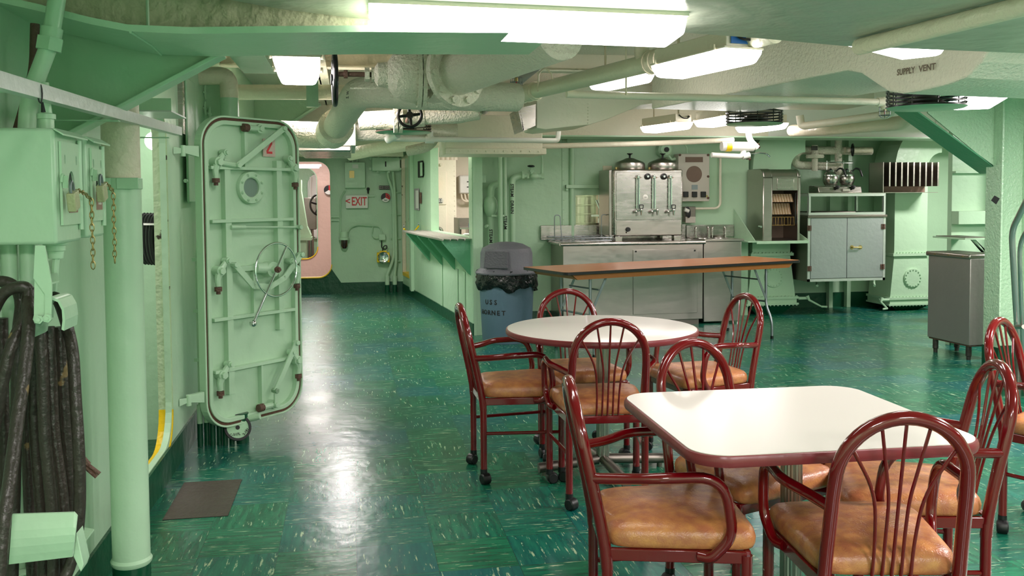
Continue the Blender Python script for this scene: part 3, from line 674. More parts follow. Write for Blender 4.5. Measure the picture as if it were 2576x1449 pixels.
# switch boxes with padlocks and chains
def lockbox(y0,y1,xf,z0,z1,label,plabel,clabel,zc):
    t=thing('switch_box',label,'electrical box',(xf-.06,(y0+y1)/2,z0),'locked steel switch boxes')
    b=MB(); b.box(-.915,xf,y0,y1,z0,z1); b.build('body',mint,t,bevel=.008)
    b=MB(); b.prism([(xf-.0,y0-.004,z1-.004),(xf+.022,y0-.004,z1-.018),(xf+.022,y1,z1-.018),(xf,y1,z1-.004)],(0,0,.004)); b.build('hood',mint,t)
    w_=y1-y0
    hole=[(y0+w_*.5+a*.30,(z0+z1)/2-.012+c) for a,c in circ(.04,20)]
    hole=[(y0+w_*.52+math.cos(2*PI*i/24)*w_*.13,z0+(z1-z0)*.50+math.sin(2*PI*i/24)*(z1-z0)*.14) for i in range(24)]
    h2=[(y0+w_*.28+math.cos(2*PI*i/12)*.006,z0+(z1-z0)*.74+math.sin(2*PI*i/12)*.012) for i in range(12)]
    h3=[(y0+w_*.74+math.cos(2*PI*i/12)*.006,z0+(z1-z0)*.74+math.sin(2*PI*i/12)*.012) for i in range(12)]
    b=MB(); b.plate([(y0+.03,z0+.045),(y1-.028,z0+.045),(y1-.028,z1-.03),(y0+.03,z1-.03)],[hole,h2,h3],(xf+.001,0,0),(0,1,0),(0,0,1),.006); d=b.build('door',mint,t,smooth=False)
    b=MB(); 
    for (yy,zz,ry,rz) in ((y0+w_*.52,z0+(z1-z0)*.50,w_*.15,(z1-z0)*.15),(y0+w_*.28,z0+(z1-z0)*.74,.008,.014),(y0+w_*.74,z0+(z1-z0)*.74,.008,.014)): b.box(xf+.0005,xf+.0012,yy-ry,yy+ry,zz-rz,zz+rz)
    b.build('lock_recess',blackm,t)
    b=MB(); b.cyl((xf+.006,y1-.022,z0+.03),(xf+.006,y1-.022,z1-.02),.006,n=8); b.build('hinge',mint,t)
    b=MB(); b.box(xf+.007,xf+.009,y0+w_*.38,y0+w_*.72,z0+.075,z0+.125); p=b.build('nameplate',paint('brown_nameplate',(150,112,100),.4,.1,60,.1),t); p['label']='brown engraved nameplate'
    for k,s_ in enumerate(('MAGAZINE','FLOOD')): text(s_,.0085,(xf+.0095,y0+w_*.55,z0+.108-.016*k),(0,1,0),(0,0,1),white,t,'engraving')
    b=MB(); b.tube([V((xf+.008,y0+.034+.014*math.cos(a),zc+.014+.02*math.sin(a))) for a in [PI*i/10 for i in range(11)]],.003,6); b.box(xf+.006,xf+.02,y0+.03,y0+.036,zc,zc+.03); b.build('hasp',mintd,t)
    # padlock (hangs from the hasp)
    pl=thing('padlock',plabel,'padlock',(xf+.03,y0+.05,zc-.055),'brass padlocks on the switch boxes')
    Mx=Matrix.Translation((xf+.030,y0+.034,zc-.030))@Matrix.Rotation(.28,4,'X')
    b=MB(); b.box(-.010,.010,-.021,.021,-.024,.022,Mx); b.build('case',paint('painted_brass_lock',(176,178,138),.4,.3,50,.15),pl,bevel=.003)
    b=MB(); b.tube([Mx@V((0,.013*math.cos(a),.022+.026*math.sin(a) if 0<a<PI else .022)) for a in [PI*i/12 for i in range(13)]],.0035,8); b.build('shackle',zinc,pl)
    # chain
    cy=y1-.012; z=zc-.0; k=0; b=MB()
    first=V((xf+.03,y0+.07,zc-.005)); zend=z0-.085 if xf<-.69 else z0-.09
    P=[first,V((xf+.03,(y0+.07+cy)/2,zc-.012)),V((xf+.03,cy,zc-.03))]
    path=fil(P,.02,5); zz=zc-.03
    while zz>zend: zz-=.0165; path.append(V((xf+.03,cy+.002*math.sin(zz*60),zz)))
    # resample links
    d=[0]
    for a,c in zip(path[:-1],path[1:]): d.append(d[-1]+(c-a).length)
    s_=0; k=0
    while s_<d[-1]-.02:
        j=next(i for i in range(len(d)-1) if d[i+1]>=s_); a=path[j]; c=path[j+1]; u=(c-a).normalized(); p=a+u*(s_-d[j])
        sd=V((0,1,0)) if k%2 else V((1,0,0)); sd=(sd-u*sd.dot(u)).normalized()
        b.tube([p+u*(.0115*math.cos(q))+sd*(.0055*math.sin(q)) for q in [2*PI*i/10 for i in range(10)]],.0014,5,closed=True); s_+=.0165; k+=1
    tag(b.build('lock_chain',brass),clabel,'chain','chains hanging from the switch boxes')
lockbox(2.36,2.565,-.70,1.292,1.572,'mint locked switch box, the larger and nearer of two, at the left edge','padlock on the nearer switch box at the left edge','longer chain hanging from the nearer switch box',1.428)
lockbox(2.625,2.79,-.70,1.296,1.57,'mint locked switch box, the further and narrower, beside the stanchion','padlock on the further switch box beside the stanchion','chain hanging from the further switch box',1.45)
# pipes and cables above and below the boxes
t=thing('wall_pipe','thick mint pipe with hexagonal coupling above the left switch boxes','pipe',(-.84,2.5,1.57))
a0=at(65,330,Y=2.5); a1=at(72,250,Y=2.5); a2=at(125,110,Y=2.5); a3=at(133,60,Y=2.5)
b=MB(); b.tube(fil([a0+V((0,0,-.02)),a1,a2],.1),.021,16); b.build('pipe',mint,t)
b=MB(); b.cyl(a2-(a3-a2)*.35,a2+(a3-a2)*.3,.033,n=6); b.cyl(a2+(a3-a2)*.3,a2+(a3-a2)*.8,.026,n=16); b.build('coupling',mintd,t)
b=MB(); b.cyl(a2+(a3-a2)*.6,a2+(a3-a2)*3,.021,n=12); b.build('upper_pipe',mintd,t)
pipe('conduit','narrow rust-streaked conduit behind the hex-coupled pipe, top left','pipe',[at(88,60,Y=2.7),at(85,180,Y=2.7),at(60,270,Y=2.7),at(40,340,Y=2.7)],.012,rust)
t=thing('cable_gland','stepped mint cable gland on top of the nearer switch box','fitting',(at(117,320,Y=2.45).x,2.45,1.572))
g_=at(117,320,Y=2.45); b=MB(); b.lathe([(0,1.565),(.018,1.565),(.018,1.60),(.022,1.60),(.022,1.612),(.014,1.615),(.011,1.65),(.009,1.69),(0,1.69)],(g_.x,g_.y,0),n=16); b.build('gland_body',mint,t)
b=MB(); b.tube([(g_.x,g_.y,1.68),at(105,262,Y=2.46),at(98,200,Y=2.5)],.005,8); b.build('cable',mint,t)
for nm,px,r_ in (('leftmost of three mint pipes under the nearer switch box',15,.02),('middle mint pipe under the nearer switch box',62,.018)):
    p=at(px,650,Y=2.48); pipe('wall_pipe',nm,'pipe',[(p.x,2.5,1.30),(p.x,2.5,.2)],r_,mint)
t=thing('cable_gland','stuffing gland under the right corner of the nearer switch box','fitting',(-.745,2.5,1.25))
b=MB(); b.lathe([(0,1.30),(.03,1.30),(.03,1.285),(.024,1.283),(.024,1.27),(.02,1.268),(.018,1.25),(0,1.25)],(-.745,2.50,0),n=16); b.build('gland_body',mint,t); b=MB(); b.cyl((-.745,2.5,1.25),(-.76,2.5,1.1),.009,n=8); b.build('cable',mint,t)
# angled aluminium bar
t=thing('overhead_bar','long flat silvery bar running along the left wall over the switch boxes','bar',(-.70,3.05,1.64))
b=MB(); b.prism([(-.70,1.85,1.625),(-.70,4.07,1.668),(-.70,4.07,1.702),(-.70,1.85,1.66)],(-.004,0,0)); b.prism([(-.704,1.85,1.625),(-.704,4.07,1.668),(-.73,4.07,1.668),(-.73,1.85,1.625)],(0,0,.003)); b.build('bar',alum,t,smooth=False)
for y in (2.2,3.0,3.8): b=MB(); b.prism([(-.704,y,1.64),(-.704,y+.03,1.64),(-.915,y+.03,1.64),(-.915,y,1.64)],(0,0,.004)); b.build('wall_bracket',mint,t)
k=at(103,235,X=-.70); b=MB(); b.tube([V((-.70,k.y,k.z+.0))+V((.004*math.cos(a)-.002,.003*math.cos(a),.022*math.sin(a))) for a in [2*PI*i/12 for i in range(12)]],.0018,5,closed=True); b.cyl((-.698,k.y,k.z-.02),(-.698,k.y+.006,k.z-.042),.003,.006,n=6); tag(b.build('cable_tie',black,smooth=True),'black knotted tie round the silvery overhead bar','tie')
t=thing('wall_bracket','short silvery shelf angle bracket near the upper end of the stanchion','bracket',(-.80,4.3,1.8))
q0=at(385,290,Y=4.3); b=MB(); b.box(-.92,at(437,290,Y=4.1).x,4.05,4.4,q0.z-.006,q0.z); b.build('shelf',alum,t); b=MB(); q1=at(437,290,Y=4.1); b.box(-.92,q1.x,4.05,4.056,q0.z,q0.z+.05); b.build('flange',mint,t)
# saddle hooks and the thick black cable hanging over them
def LP(px,py,Y): return at(px,py,Y=Y)
t=thing('hose_hook','upper saddle hook of the thick black cable with a folded stay plate','hook',LP(120,830,2.3),'mint saddle hooks for the cable')
b=MB(); arc=[(78,852),(80,815),(88,780),(104,757),(128,746),(148,754),(160,775),(164,805),(161,832)]
o_=[LP(x,y,2.20) for x,y in arc]; cc=LP(122,815,2.20); i_=[p+(cc-p).normalized()*.006 for p in o_]
for k in range(len(o_)-1): b.prism([o_[k],o_[k+1],i_[k+1],i_[k]],(0,.10,0))
bmesh.ops.remove_doubles(b.bm,verts=b.bm.verts,dist=1e-5); b.build('saddle',mint,t,ang=50)
b=MB(); b.prism([LP(88,618,2.19),LP(112,618,2.19),LP(130,715,2.19),LP(129,806,2.19),LP(113,810,2.19),LP(113,740,2.19),LP(84,700,2.19)],(0,.006,0)); b.prism([LP(88,618,2.196),LP(113,720,2.196),LP(113,800,2.196),LP(85,800,2.196)],(-.0,.03,0)); b.build('stay_plate',mint,t)
b=MB()
for q in ((100,803),(121,800)): bolt(b,LP(*q,2.188),(0,-1,0),.010)
b.build('bolt',mint,t)
b=MB(); p=LP(128,716,2.2); b.prism([p,(p.x,2.26,p.z),(-.915,3.05,p.z),(-.915,2.85,p.z)],(0,0,.004)); b.build('web',mint,t)
t=thing('hose_hook','lower saddle hook of the thick black cable with a wide flat guard','hook',LP(110,1420,2.2),'mint saddle hooks for the cable')
b=MB(); rows=[]
for k in range(7):
    f=k/6; rows.append([LP(31-9*f,1294+126*f,2.10-.018*math.sin(PI*f)),LP(186-4*f,1289+112*f,2.10-.018*math.sin(PI*f)),LP(194-10*f,1298+96*f,2.10-.018*math.sin(PI*f))])
for A,B in zip(rows[:-1],rows[1:]):
    for k in range(2): b.prism([A[k],A[k+1],B[k+1],B[k]],(0,.006,0))
bmesh.ops.remove_doubles(b.bm,verts=b.bm.verts,dist=1e-4); b.build('guard',mint,t)
b=MB(); b.prism([LP(192,1340,2.12),LP(210,1420,2.12),LP(203,1440,2.12),LP(184,1400,2.12)],(0,.05,0)); b.build('side_plate',mint,t,bevel=.002)
b=MB(); q=LP(225,1350,2.7); b.prism([(q.x,2.5,q.z),(q.x,2.75,q.z),(-.915,2.85,q.z),(-.915,2.4,q.z)],(0,0,.004)); b.build('foot_plate',mint,t)
t=thing('cable_coil','thick worn black cable hanging in long loops over two saddle hooks at far left','cable',LP(110,1440,2.3))
ST=[[(-60,760,2.34),(-20,712,2.34),(30,716,2.34),(52,760,2.34),(44,860,2.34),(40,1100,2.34),(30,1500,2.34)],
[(-60,900,2.26),(-20,790,2.26),(10,738,2.26),(50,722,2.26),(72,735,2.26),(60,800,2.24),(20,900,2.2),(-20,1100,2.2)],
[(85,745,2.36),(76,735,2.30),(70,748,2.26),(72,820,2.2),(62,930,2.16),(45,1050,2.12),(22,1230,2.05),(8,1330,2.02),(-5,1500,2.0)],
[(62,800,2.40),(66,1000,2.40),(72,1200,2.40),(84,1500,2.40)],
[(84,830,2.36),(88,900,2.36),(86,1060,2.36),(104,1290,2.36),(112,1500,2.36)],
[(100,830,2.30),(106,930,2.30),(113,1100,2.30),(131,1290,2.30),(136,1500,2.30)],
[(122,822,2.34),(128,930,2.34),(136,1090,2.34),(160,1290,2.34),(150,1500,2.34)],
[(150,822,2.38),(156,930,2.38),(163,1050,2.38),(180,1290,2.38),(172,1400,2.38),(150,1500,2.36)],
[(118,760,2.44),(140,748,2.40),(160,790,2.38),(182,880,2.34),(190,1000,2.32),(199,1150,2.30),(200,1280,2.30),(188,1380,2.30),(160,1460,2.28),(120,1500,2.28)],
[(5,800,2.44),(8,1000,2.44),(14,1200,2.44),(20,1500,2.44)]]
def smooth_path(P,n=6):
    out=[]; P=[P[0]]+P+[P[-1]]
    for i in range(1,len(P)-2):
        for k in range(n):
            s=k/n; a,b_,c,d_=P[i-1],P[i],P[i+1],P[i+2]
            out.append(.5*((2*b_)+(c-a)*s+(2*a-5*b_+4*c-d_)*s*s+(3*b_-a-3*c+d_)*s**3))
    out.append(P[-1]); return out
for s_ in ST: MB().tube(smooth_path([LP(*q) for q in s_]),.0138,14).build('loop',rubber,t)
e=[LP(185,1100,2.4),LP(205,1150,2.4),LP(222,1170,2.4)]; b=MB(); b.tube(e,.0085,8); b.tube([e[2],LP(251,1192,2.4)],.005,8); b.tube([LP(205,1162,2.4),LP(222,1182,2.4),LP(243,1200,2.4)],.005,8); b.build('cable_end',rust,t)
# floor plate
p=[at(407,1300,Z=0),at(572,1299,Z=0),at(602,1211,Z=0),at(450,1215,Z=0)]
p[0]=V((-.83,4.13,0)); p[3]=V((-.83,4.66,0)); p[1]=V((-.555,4.13,0)); p[2]=V((-.555,4.66,0))
b=MB(); b.prism([(v.x,v.y,0.0005) for v in p],(0,0,.003)); tag(b.build('floor_plate',brown_plate),'dark brown square plate lying on the green floor beside the stanchion','plate')
# things seen through the left hatch opening
q=at(388,355,Y=5.3); t=thing('bulkhead_lamp','round white lamp glowing behind the stanchion through the left hatch','light',q)
b=MB(); b.sphere(q,.05,10); b.build('globe',smlamp,t); b=MB(); b.cyl(q+V((0,0,.03)),(q.x,q.y,2.4),.02); b.build('stem',mint,t)
q=at(394,600,Y=5.2); t=thing('cable_bundle','black bundle tied with a white band, seen through the left hatch','cable',q)
b=MB()
for i in range(5): b.tube([V((q.x-.06+.02*i+ .035*math.cos(2*PI*k/20),q.y-.02*i,q.z+.13*math.sin(2*PI*k/20))) for k in range(20)],.012,8,closed=True)
b.build('loops',black,t); b=MB(); b.cyl((q.x+.0,q.y-.05,q.z+.075),(q.x,q.y-.05,q.z+.085),.055,n=16); b.build('band',white,t)
b=MB(); b.cyl((q.x,q.y-.02,q.z+.11),(q.x,q.y+.35,q.z+.13),.008); b.build('hook',brass,t)
# ================= watertight door, standing open =================
Hh=V((-.815,5.19,0)); De=V((-.325,5.70,0)); du=(De-Hh).normalized(); DW=(De-Hh).length; dn=V((du.y,-du.x,0)); dz=V((0,0,1))
if dn.y>0: dn=-dn      # towards the camera side
Dc=(Hh+De)/2; DZ0,DZ1=.115,1.86; DH=DZ1-DZ0
t=thing('watertight_door','open mint steel watertight door with handwheel, porthole and red letter Z','door',(Dc.x,Dc.y,DZ0))
def DP(a,z,o=0): return Hh+du*a+dz*z+dn*o
def dplate(outer,holes,o,th): return MB().plate(outer,holes,Hh+dn*o,du,dz,th)
sgn=1 if du.cross(dz).dot(dn)>0 else -1
OL=rrect(DW,DH,.165,10,DW/2,(DZ0+DZ1)/2)
port=(DW*.50,1.462)
# rim (flange), gasket, dished panel
IL=rrect(DW-.075,DH-.075,.135,10,DW/2,(DZ0+DZ1)/2)
PL=rrect(DW-.10,DH-.10,.125,10,DW/2,(DZ0+DZ1)/2)
b=dplate(OL,[rrect(DW-.022,DH-.022,.155,10,DW/2,(DZ0+DZ1)/2)],-.03,sgn*.058); b.build('rim',mint,t,smooth=False,bevel=.003)
b=dplate(rrect(DW-.022,DH-.022,.155,10,DW/2,(DZ0+DZ1)/2),[rrect(DW-.052,DH-.052,.143,10,DW/2,(DZ0+DZ1)/2)],-.02,sgn*.036); b.build('gasket',brown,t,smooth=False)['label']='brown rubber gasket'
b=dplate(rrect(DW-.052,DH-.052,.143,10,DW/2,(DZ0+DZ1)/2),[PL],-.02,sgn*.046); b.build('inner_rim',mint,t,smooth=False,bevel=.003)
b=dplate(PL,[circ(.062,24,*port)],-.02,sgn*.012); b.build('panel',mintw,t,smooth=False)
# stiffeners
def dbar(a0,z0,a1,z1,w_,o0=-.01,o1=.025,name='stiffener',m=mint,par=t):
    p=V((a0,z0)); q=V((a1,z1)); d=(q-p).normalized(); nn=V((-d.y,d.x))*w_/2
    b=MB(); b.prism([DP(*(p+nn),o0),DP(*(q+nn),o0),DP(*(q-nn),o0),DP(*(p-nn),o0)],dn*(o1-o0)); return b.build(name,m,par,smooth=False,bevel=.0015)
aL,aR=DW*.245,DW*.775
dbar(aL,.30,aL,1.62,.04,-.01,.03); dbar(aR,.62,aR,1.62,.04,-.01,.03)
for z in (1.57,1.275,.73,.44): dbar(.06,z,DW-.06,z,.018,-.01,.036)
for z in (1.0,): dbar(aL,z,aR,z,.03,-.01,.02)
dbar(DW*.44,1.57,DW*.44,1.80,.022); dbar(DW*.56,.16,DW*.56,.44,.014); dbar(DW*.5,.73,DW*.5,.98,.012,-.01,.02)
# porthole
pc=DP(*port,-.01); b=MB(); b.lathe([(.055,.0),(.055,.022),(.062,.028),(.090,.028),(.094,.022),(.094,0)],pc,dn,32); ph=b.build('porthole_ring',mint,t)
b=MB(); b.cyl(pc-dn*.002,pc+dn*.010,.056,n=32); b.build('porthole_glass',portm,t)
b=MB()
for i in range(8): a=rad(45*i+22); bolt(b,pc+du*(.077*math.cos(a))+dz*(.077*math.sin(a))+dn*.028,dn,.0085,.006)
b.build('porthole_bolts',mint,ph)
# Z placard
zc_=(DW*.70,1.695); b=MB(); b.prism([DP(zc_[0]-.045,zc_[1]-.052,.0),DP(zc_[0]+.045,zc_[1]-.052,.0),DP(zc_[0]+.045,zc_[1]+.052,.0),DP(zc_[0]-.045,zc_[1]+.052,.0)],dn*.006); pk=b.build('placard',paint('worn_placard',(214,190,178),.4,.3,40,.12),t); pk['label']='worn placard with the letter Z'
lz=MB()
for (a0,z0,a1,z1,w_) in ((-.022,.030,.022,.030,.010),(.018,.028,-.018,-.024,.013),(-.02,-.028,.022,-.028,.013)):
    p=V((zc_[0]+a0,zc_[1]+z0)); q=V((zc_[0]+a1,zc_[1]+z1)); d=(q-p).normalized(); nn=V((-d.y,d.x))*w_/2; lz.prism([DP(*(p+nn),.0062),DP(*(q+nn),.0062),DP(*(q-nn),.0062),DP(*(p-nn),.0062)],dn*.0012)
lz.build('letter',redsign,pk,smooth=False)
# dogs: bellcranks with bolts and rusty bronze ends, linked by bars
def dog(a,z,side,par=t):
    b=MB(); s=side
    c0=DP(a,z,.045); b.cyl(DP(a,z,-.01),c0,.028,n=16); b.cyl(c0,DP(a,z,.062),.020,n=6)
    b.tube([DP(a,z,.03),DP(a-.015*s,z-.045,.03),DP(a-.012*s,z-.085,.03)],[.024,.018,.014],10)
    b.tube([DP(a,z,.035),DP(a+.045*s,z+.055,.035)],[.02,.014],10); b.cyl(DP(a+.045*s,z+.055,.01),DP(a+.045*s,z+.055,.055),.018,n=14); b.cyl(DP(a+.045*s,z+.055,.055),DP(a+.045*s,z+.055,.066),.012,n=6)
    o=b.build('dog',mint,par)
    e=MB(); e.cyl(DP(a-.012*s,z-.088,.03),DP(a-.012*s,z-.112,.03),.021,n=14); e.cyl(DP(a-.012*s,z-.112,.03),DP(a-.012*s,z-.128,.03),.012,n=8); e.build('dog_tip',rust,o)['label']='rusty dog tip'
for a,z,s in ((.105,1.60,1),(.105,1.0,1),(.105,.42,1),(DW-.05,1.58,-1),(DW-.05,.97,-1),(DW-.05,.42,-1)): dog(a,z,s)
for a,z,s in ((DW*.44,1.80,1),(DW*.54,.185,1)):
    b=MB(); b.cyl(DP(a,z,-.01),DP(a,z,.05),.018,n=16); b.cyl(DP(a+.09*s,z,-.01),DP(a+.09*s,z,.045),.026,n=16); b.cyl(DP(a+.09*s,z,.045),DP(a+.09*s,z,.06),.017,n=6); b.tube([DP(a,z,.035),DP(a+.09*s,z,.035)],.017,10); o=b.build('dog',mint,t)
    e=MB(); e.cyl(DP(a-.03,z,.035),DP(a+.005,z,.035),.023,n=14); e.build('dog_tip',rust,o)['label']='rusty dog tip'
def link(p,q,w_=.032,bend=None,name='link_bar'):
    b=MB()
    pts=[p,q] if not bend else [p]+bend+[q]
    for u0,u1 in zip(pts[:-1],pts[1:]):
        A,B=V(u0),V(u1); d=(B-A).normalized(); nn=V((-d.y,d.x))*w_/2; A=A-d*w_*.1; B=B+d*w_*.1
        b.prism([DP(*(A+nn),.048),DP(*(B+nn),.048),DP(*(B-nn),.048),DP(*(A-nn),.048)],dn*.012)
    for c in (pts[0],pts[-1]): b.cyl(DP(*c,.03),DP(*c,.072),.016,n=6)
    return b.build(name,mint,t,smooth=False,bevel=.002)
link((.225,1.585),(DW*.80,1.81),.034); link((.16,1.055),(.175,1.60),.02) if False else None
link((.19,1.03),(DW*.97,1.06),.034,[(DW*.45,.90),(DW*.62,.885),(DW*.78,.93)])
link((DW*.90,.53),(DW*.66,.27),.034); link((DW*.66,.27),(DW*.66,.185),.022)
for (a,z,s) in ((.16,1.57,0),): b=MB(); b.tube([DP(.105,1.60,.04),DP(.225,1.585,.04)],.016,10); b.build('crank_arm',mint,t)
# stay rod
b=MB(); b.tube([DP(aL+.01,1.24,.035),DP(aL+.11,1.237,.035)],.012,8); b.tube([DP(aL+.11,1.237,.035),DP(DW-.02,1.225,.035)],.006,8); b.cyl(DP(DW-.02,1.225,.01),DP(DW-.02,1.225,.06),.014,n=6); b.build('stay_rod',mint,t)
# handwheel and lever
wc=DP(DW*.655,.985,.085); b=MB(); ax=dn; R_=.155
b.tube([wc+du*(R_*math.cos(2*PI*i/48))+dz*(R_*math.sin(2*PI*i/48)) for i in range(48)],.0065,10,closed=True)
dd=(du*.52+dz*.85).normalized(); b.tube([wc+dd*R_,wc-dd*R_],.0085,10); hw=b.build('handwheel',chrome,t)
b=MB(); b.tube([wc-dd*R_,wc-dd*.33],[.009,.0095],12); b.sphere(wc-dd*.345,.021,10); b.build('lever',chrome,hw)
b=MB(); b.cyl(DP(DW*.655,.985,-.01),wc+dn*.0,.02,n=16); b.cyl(DP(DW*.655,.985,-.01),DP(DW*.655,.985,.06),.045,n=20); b.tube([DP(DW*.50,1.0,.03),DP(DW*.66,.99,.03)],[.03,.034],12); b.build('hub',mint,t)
b=MB(); b.cyl(wc,wc+dn*.018,.019,n=6); b.cyl(wc+dn*.018,wc+dn*.03,.011,n=8); b.build('hub_nut',rust,hw)['label']='rusty hub nut'
# hinge arms
for z in (1.655,.315):
    b=MB(); b.prism([DP(-.005,z-.03,.02),DP(-.005,z+.03,.02),DP(-.10,z+.028,.02),DP(-.10,z-.012,.02)],dn*-.025); b.cyl(DP(-.10,z-.03,.01),DP(-.10,z+.03,.01),.014,n=12)
    hp=DP(-.10,z,.01); b.prism([hp+V((0,0,.012)),hp+V((0,0,-.012)),V((-.915,hp.y-.06,z-.02)),V((-.915,hp.y-.06,z+.02))],V((.004,.012,0))); b.build('hinge_arm',mint,t,bevel=.002)
    b=MB(); b.cyl(hp+V((0,0,-.01)),hp+V((0,0,.02)),.009,n=8); b.build('hinge_pin',rust,t)['label']='rusty hinge pin'
# round dial plate on a stub behind the foot of the door
q=at(598,1085,Y=5.33); t=thing('deck_fitting','round black-rimmed dial on a deck valve under the watertight door','fitting',(q.x,q.y+.05,0))
b=MB(); b.cyl((q.x+.02,q.y+.06,0),(q.x+.02,q.y+.06,.17),.035,n=20); b.build('stub',dgreen,t)
c_=V((q.x,q.y,.10)); ax=V((.35,-.9,.5)).normalized(); b=MB(); b.cyl(c_-ax*.02,c_,.072,n=32); b.build('dial_body',mintd,t)
b=MB(); b.lathe([(.062,0),(.062,.006),(.076,.006),(.076,-.006)],c_,ax,32); b.build('dial_rim',black,t)
uu=V((0,0,1)).cross(ax).normalized(); vv=ax.cross(uu); text('C-517L',.02,c_+ax*.002-vv*.038-uu*.02,uu,vv,ink,t); text('2-181',.02,c_+ax*.002-vv*.03+uu*.042,(uu+vv).normalized(),(vv-uu).normalized(),ink,t)
b=MB(); b.cyl(c_+ax*.001,c_+ax*.004,.012,n=12); b.build('dial_pin',ink,t)
b=MB(); b.tube([(q.x+.03,q.y+.06,.13),(q.x+.12,q.y+.04,.15)],.018,10); b.build('side_boss',mint,t)
# electrical panel, cables, quick-acting scuttle, elbow pipe
t=thing('junction_cabinet','tall narrow mint junction cabinet on the left wall between hatch and open door','electrical box',(-.84,5.35,1.3))
a=at(445,510,Y=5.35); c=at(500,195,Y=5.35); b=MB(); b.box(-.9,a.x+.07,5.33,5.62,a.z,c.z); b.build('body',mintd,t,bevel=.006)
b=MB(); b.box(-.895,a.x-.005,5.24,5.30,at(440,335,Y=5.2).z,c.z+.02); b.build('steel_front',ss,t)['label']='bright metal front plate'
b=MB()
for zz in (at(440,290,Y=5.2).z,at(440,325,Y=5.2).z): b.cyl((a.x-.0,5.25,zz),(a.x+.035,5.25,zz),.006); b.cyl((a.x+.035,5.25,zz),(a.x+.042,5.25,zz),.014)
b.build('knob',rust,t)
b=MB()
for px,py in ((468,375),(468,455),(463,372)): p=at(px,py,Y=5.32); bolt(b,p,(0,-1,0),.012,.02)
b.build('bolt',mint,t)
g=random.Random(5); t=thing('cable_run','bundle of mint painted cables dropping from the junction cabinet to the deck','cable',(-.84,5.45,0))
za=a.z
for i in range(6):
    x0=-.845+.018*i; x1=-.865+.012*i; b=MB(); yy=5.40+.02*(i%2)
    b.tube(fil([(x0,yy,za),(x0,yy,za-.10),(x1,yy-.02,za-.30),(x1,yy-.02,.45),(-.86+.034*i,yy-.05,.27),(-.86+.034*i,yy-.05,.20)],.12,6),.0075,8); b.build('cable',mint,t)
    b=MB(); b.cyl((-.86+.034*i,yy-.05,.13),(-.86+.034*i,yy-.05,.24),.016,n=12); s_=b.build('deck_tube',mint,t)
    b=MB(); b.cyl((-.86+.034*i,yy-.05,0),(-.86+.034*i,yy-.05,.13),.0155,n=12); b.build('tube_foot',dgreen,s_)
for zz in (za-.33,za-.62,.48):
    b=MB(); b.box(-.885,-.775,5.355,5.362,zz,zz+.02); b.build('cable_clip',mintd,t)
t=thing('scuttle_door','small arched mint scuttle with wing-nut dogs above the watertight door','hatch',(-.70,6.2,1.8))
q0=at(505,430,Y=6.2); q1=at(562,205,Y=6.2); b=MB(); ol=rrect(.26,.9,.12,8,(q0.x+q1.x)/2,q1.z-.45); b.plate(ol,[],(0,6.2,0),(1,0,0),(0,0,1),.03); b.build('leaf',mintd,t,smooth=False)
b=MB(); b.box(q0.x-.06,q0.x-.02,6.14,6.2,q1.z-.9,q1.z); b.build('frame',mintd,t)
for (px,py) in ((515,232),(515,272),(527,285)):
    p=at(px,py,Y=6.12); b=MB(); b.cyl(p+V((0,.06,0)),p,.009); 
    for an in (60,180,300): b.tube([p,p+V((math.cos(rad(an))*.012,-.01,math.sin(rad(an))*.05))],[.009,.006],8)
    b.build('wing_nut',mint,t)
t=thing('vent_pipe','large cream elbow pipe turning down behind the open watertight door','pipe',(-.6,6.3,1.6))
pp=[at(455,192,Y=6.0),at(500,188,Y=6.0),at(575,190,Y=6.0),at(577,247,Y=6.0)]; b=MB(); b.tube(fil([pp[0],pp[2]+V((0,0,0)),pp[3]],.16,10),.056,20); b.build('elbow',beigep,t)
b=MB(); b.cyl(pp[3],pp[3]+V((0,0,-1.0)),.0565,n=20); b.build('lower_pipe',mintd,t)['label']='mint lower length'
b=MB(); 
for k in range(4): b.tube([pp[0]+V((.03+.022*k,0,0))+V((0,.058*math.cos(q),.058*math.sin(q))) for q in [2*PI*i/20 for i in range(20)]],.004,6,closed=True)
b.build('lacing',beigep,t)
p0=at(455,200,Y=5.3); pipe('conduit','small cream and mint conduit drop beside the junction cabinet','pipe',[p0+V((0,0,.15)),at(455,225,Y=5.3),at(458,262,Y=5.3)],.011,beigep)
b=MB(); p=at(405,355,Y=5.0)
# ================= far bulkhead =================
Yb=13.66
def atb(px,py): return at(px,py,Y=Yb)
def yb_box(b,px0,py0,px1,py1,d0,d1,Y=Yb):
    a=at(px0,py1,Y=Y); c=at(px1,py0,Y=Y); b.box(a.x,c.x,Y-d1,Y-d0,a.z,c.z); return b
t=thing('fuse_box','pale mint square box above the exit sign','electrical box',atb(892,473))
yb_box(MB(),868,409,918,473,0,.10).build('body',mint,t,bevel=.004); yb_box(MB(),879,430,891,448,.10,.112).build('latch_plate',brass,t)['label']='brass latch plate'; yb_box(MB(),886,414,901,424,.10,.102).build('paper_tag',white,t)['label']='white tag'
b=MB()
for px in (872,914):
    for py in (413,430,452,469): bolt(b,at(px,py,Y=Yb-.10),(0,-1,0),.006,.004)
b.build('screws',mint,t)
for i,px in enumerate((878,888,899)):
    p=at(px,409,Y=Yb-.04); pipe('conduit',('leftmost','middle','rightmost')[i]+' of three thin conduits rising from the box above the exit sign','pipe',[p,p+V((0,0,.08)),p+V((.08,0,.25))],.014,mint,.06)
t=thing('junction_box','wide mint cast junction box with lugs at the passage corner','electrical box',atb(970,432))
yb_box(MB(),935,396,1005,431,0,.11).build('body',mint,t,bevel=.012)
b=MB()
